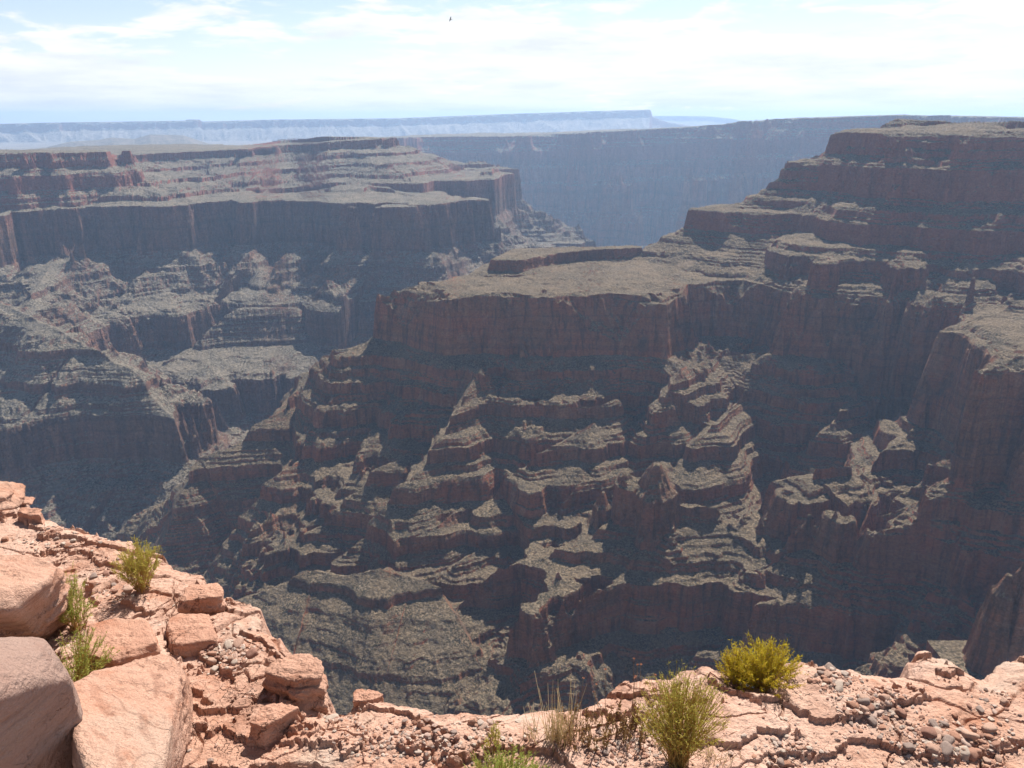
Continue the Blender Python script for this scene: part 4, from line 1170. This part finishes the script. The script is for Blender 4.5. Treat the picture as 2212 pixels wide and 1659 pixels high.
grass('tuft of pale dry grass with long stalks left of the brown weeds', 1208, 1602, 0.30, 0.14, 110, 11)
grass('thin dry stalks left of the pale grass tuft', 1150, 1600, 0.22, 0.10, 14, 12)
grass('short straw at the foot of the golden-stemmed shrub', 1540, 1640, 0.13, 0.16, 40, 13)


def weed(label, xd, yd, h, wid, n, heads, seed):
    r = random.Random(seed); p0 = root_at(xd, yd)
    e = bpy.data.objects.new('dried_weed', None); C.objects.link(e); e.location = p0
    tag(e, label, 'weed', 'dried weeds on the rim')
    st, lf = Geo(), Geo()
    for i in range(n):
        b = p0 + Vector((r.uniform(-0.5, 0.5) * wid, r.uniform(-0.3, 0.3) * wid, 0))
        tip = b + Vector((r.gauss(0, 0.02), r.gauss(0, 0.02), h * r.uniform(0.6, 1.1)))
        st.tube([b, b.lerp(tip, 0.5) + rv(r, 0.004), tip], 0.0016, 0.0009)
        for j in range(26):
            s = b.lerp(tip, r.uniform(0.1, 1)); d = (Vector((0, 0, 0.7)) + rv(r, 0.6)).normalized()
            lf.leaf(s, d, r.uniform(0.008, 0.018), 0.005, rv(r))
    for i in range(heads):
        b = p0 + Vector((r.uniform(-0.4, 0.5) * wid, r.uniform(-0.2, 0.3) * wid, 0)); tip = b + Vector((r.gauss(0, 0.025), r.gauss(0, 0.02), h * r.uniform(1.7, 2.9)))
        st.tube([b, b.lerp(tip, 0.55) + rv(r, 0.006), tip], 0.0013, 0.0008)
        hd = Geo()
        for j in range(12):
            a = 6.283 * j / 12
            d = Vector((math.cos(a), math.sin(a), r.uniform(0.0, 0.9))).normalized()
            hd.leaf(tip, d, 0.007, 0.004, Vector((0, 0, 1)) + rv(r, 0.2))
        hd.obj('flower_head', M_HEAD, e, p0)
    st.obj('stems', M_STEMB, e, p0); lf.obj('leaves', M_WEED, e, p0)


weed('clump of brown dried weeds with tall red flower heads at the rim', 1300, 1590, 0.12, 0.34, 60, 9, 21)
weed('smaller brown dried weeds reaching towards the golden-stemmed shrub', 1385, 1580, 0.10, 0.18, 26, 3, 22)

# a broken dark twig in the soil below the weeds
g = Geo(); p0 = root_at(1330, 1598, 0.0)
g.tube([p0 + Vector((-0.09, -0.02, 0.004)), p0 + Vector((-0.03, 0, 0.010)), p0 + Vector((0.05, 0.01, 0.03))], 0.004, 0.002, 6)
g.tube([p0 + Vector((0.0, 0, 0)), p0 + Vector((0.004, 0.0, 0.04)), p0 + Vector((-0.004, 0, 0.07))], 0.004, 0.003, 6)
o = g.obj('twig', M_STEMB, None, p0); o.location = p0; tag(o, 'broken dark twig sticking up below the brown weeds', 'twig')

# ------------------------------------------------------------------ a soaring bird
bx, by, bz = at_d(973, 42, 160)
M_BIRD, nt, b = new_mat('bird_feathers'); b.inputs['Base Color'].default_value = (0.05, 0.05, 0.06, 1)
bm = bmesh.new()
prof_b = [(-0.34, 0.005), (-0.26, 0.05), (-0.1, 0.085), (0.08, 0.08), (0.2, 0.05), (0.27, 0.045), (0.33, 0.02), (0.37, 0.004)]
rings = []
for yy, rad in prof_b:
    rings.append([bm.verts.new((rad * math.cos(6.2832 * k / 8), yy, rad * 0.85 * math.sin(6.2832 * k / 8))) for k in range(8)])
for a_, b_ in zip(rings, rings[1:]):
    for k in range(8): bm.faces.new((a_[k], a_[(k + 1) % 8], b_[(k + 1) % 8], b_[k]))
bm.faces.new(rings[0][::-1]); bm.faces.new(rings[-1])
for sgn in (-1, 1):       # wings with a bent wrist, and a thickness
    out = [(0.05, 0.14), (0.42, 0.20), (0.95, 0.02), (0.90, -0.06), (0.45, -0.10), (0.05, -0.12)]
    top = [bm.verts.new((sgn * x, y, 0.03 + 0.22 * x * (1 - 0.35 * x) + 0.012)) for x, y in out]
    bot = [bm.verts.new((sgn * x, y, 0.03 + 0.22 * x * (1 - 0.35 * x) - 0.012)) for x, y in out]
    bm.faces.new(top if sgn > 0 else top[::-1]); bm.faces.new(bot[::-1] if sgn > 0 else bot)
    for k in range(6):
        k2 = (k + 1) % 6
        bm.faces.new((top[k], bot[k], bot[k2], top[k2]))
tl = [bm.verts.new(q) for q in ((-0.04, -0.28, 0.01), (0.04, -0.28, 0.01), (0.11, -0.55, 0.01), (-0.11, -0.55, 0.01), (-0.04, -0.28, -0.01), (0.04, -0.28, -0.01), (0.11, -0.55, -0.01), (-0.11, -0.55, -0.01))]
for q in ((0, 1, 2, 3), (7, 6, 5, 4), (0, 4, 5, 1), (1, 5, 6, 2), (2, 6, 7, 3), (3, 7, 4, 0)):
    bm.faces.new([tl[i] for i in q])
bmesh.ops.recalc_face_normals(bm, faces=bm.faces[:])
me = bpy.data.meshes.new('bird'); bm.to_mesh(me); bm.free()
o = link('bird', me, M_BIRD); o.location = (bx, by, bz); o.rotation_euler = (R(10), R(-52), R(70)); o.scale = (0.62, 0.62, 0.62)
tag(o, 'small dark bird soaring high in the sky', 'bird')
print('done', round(time.time() - T0, 1))
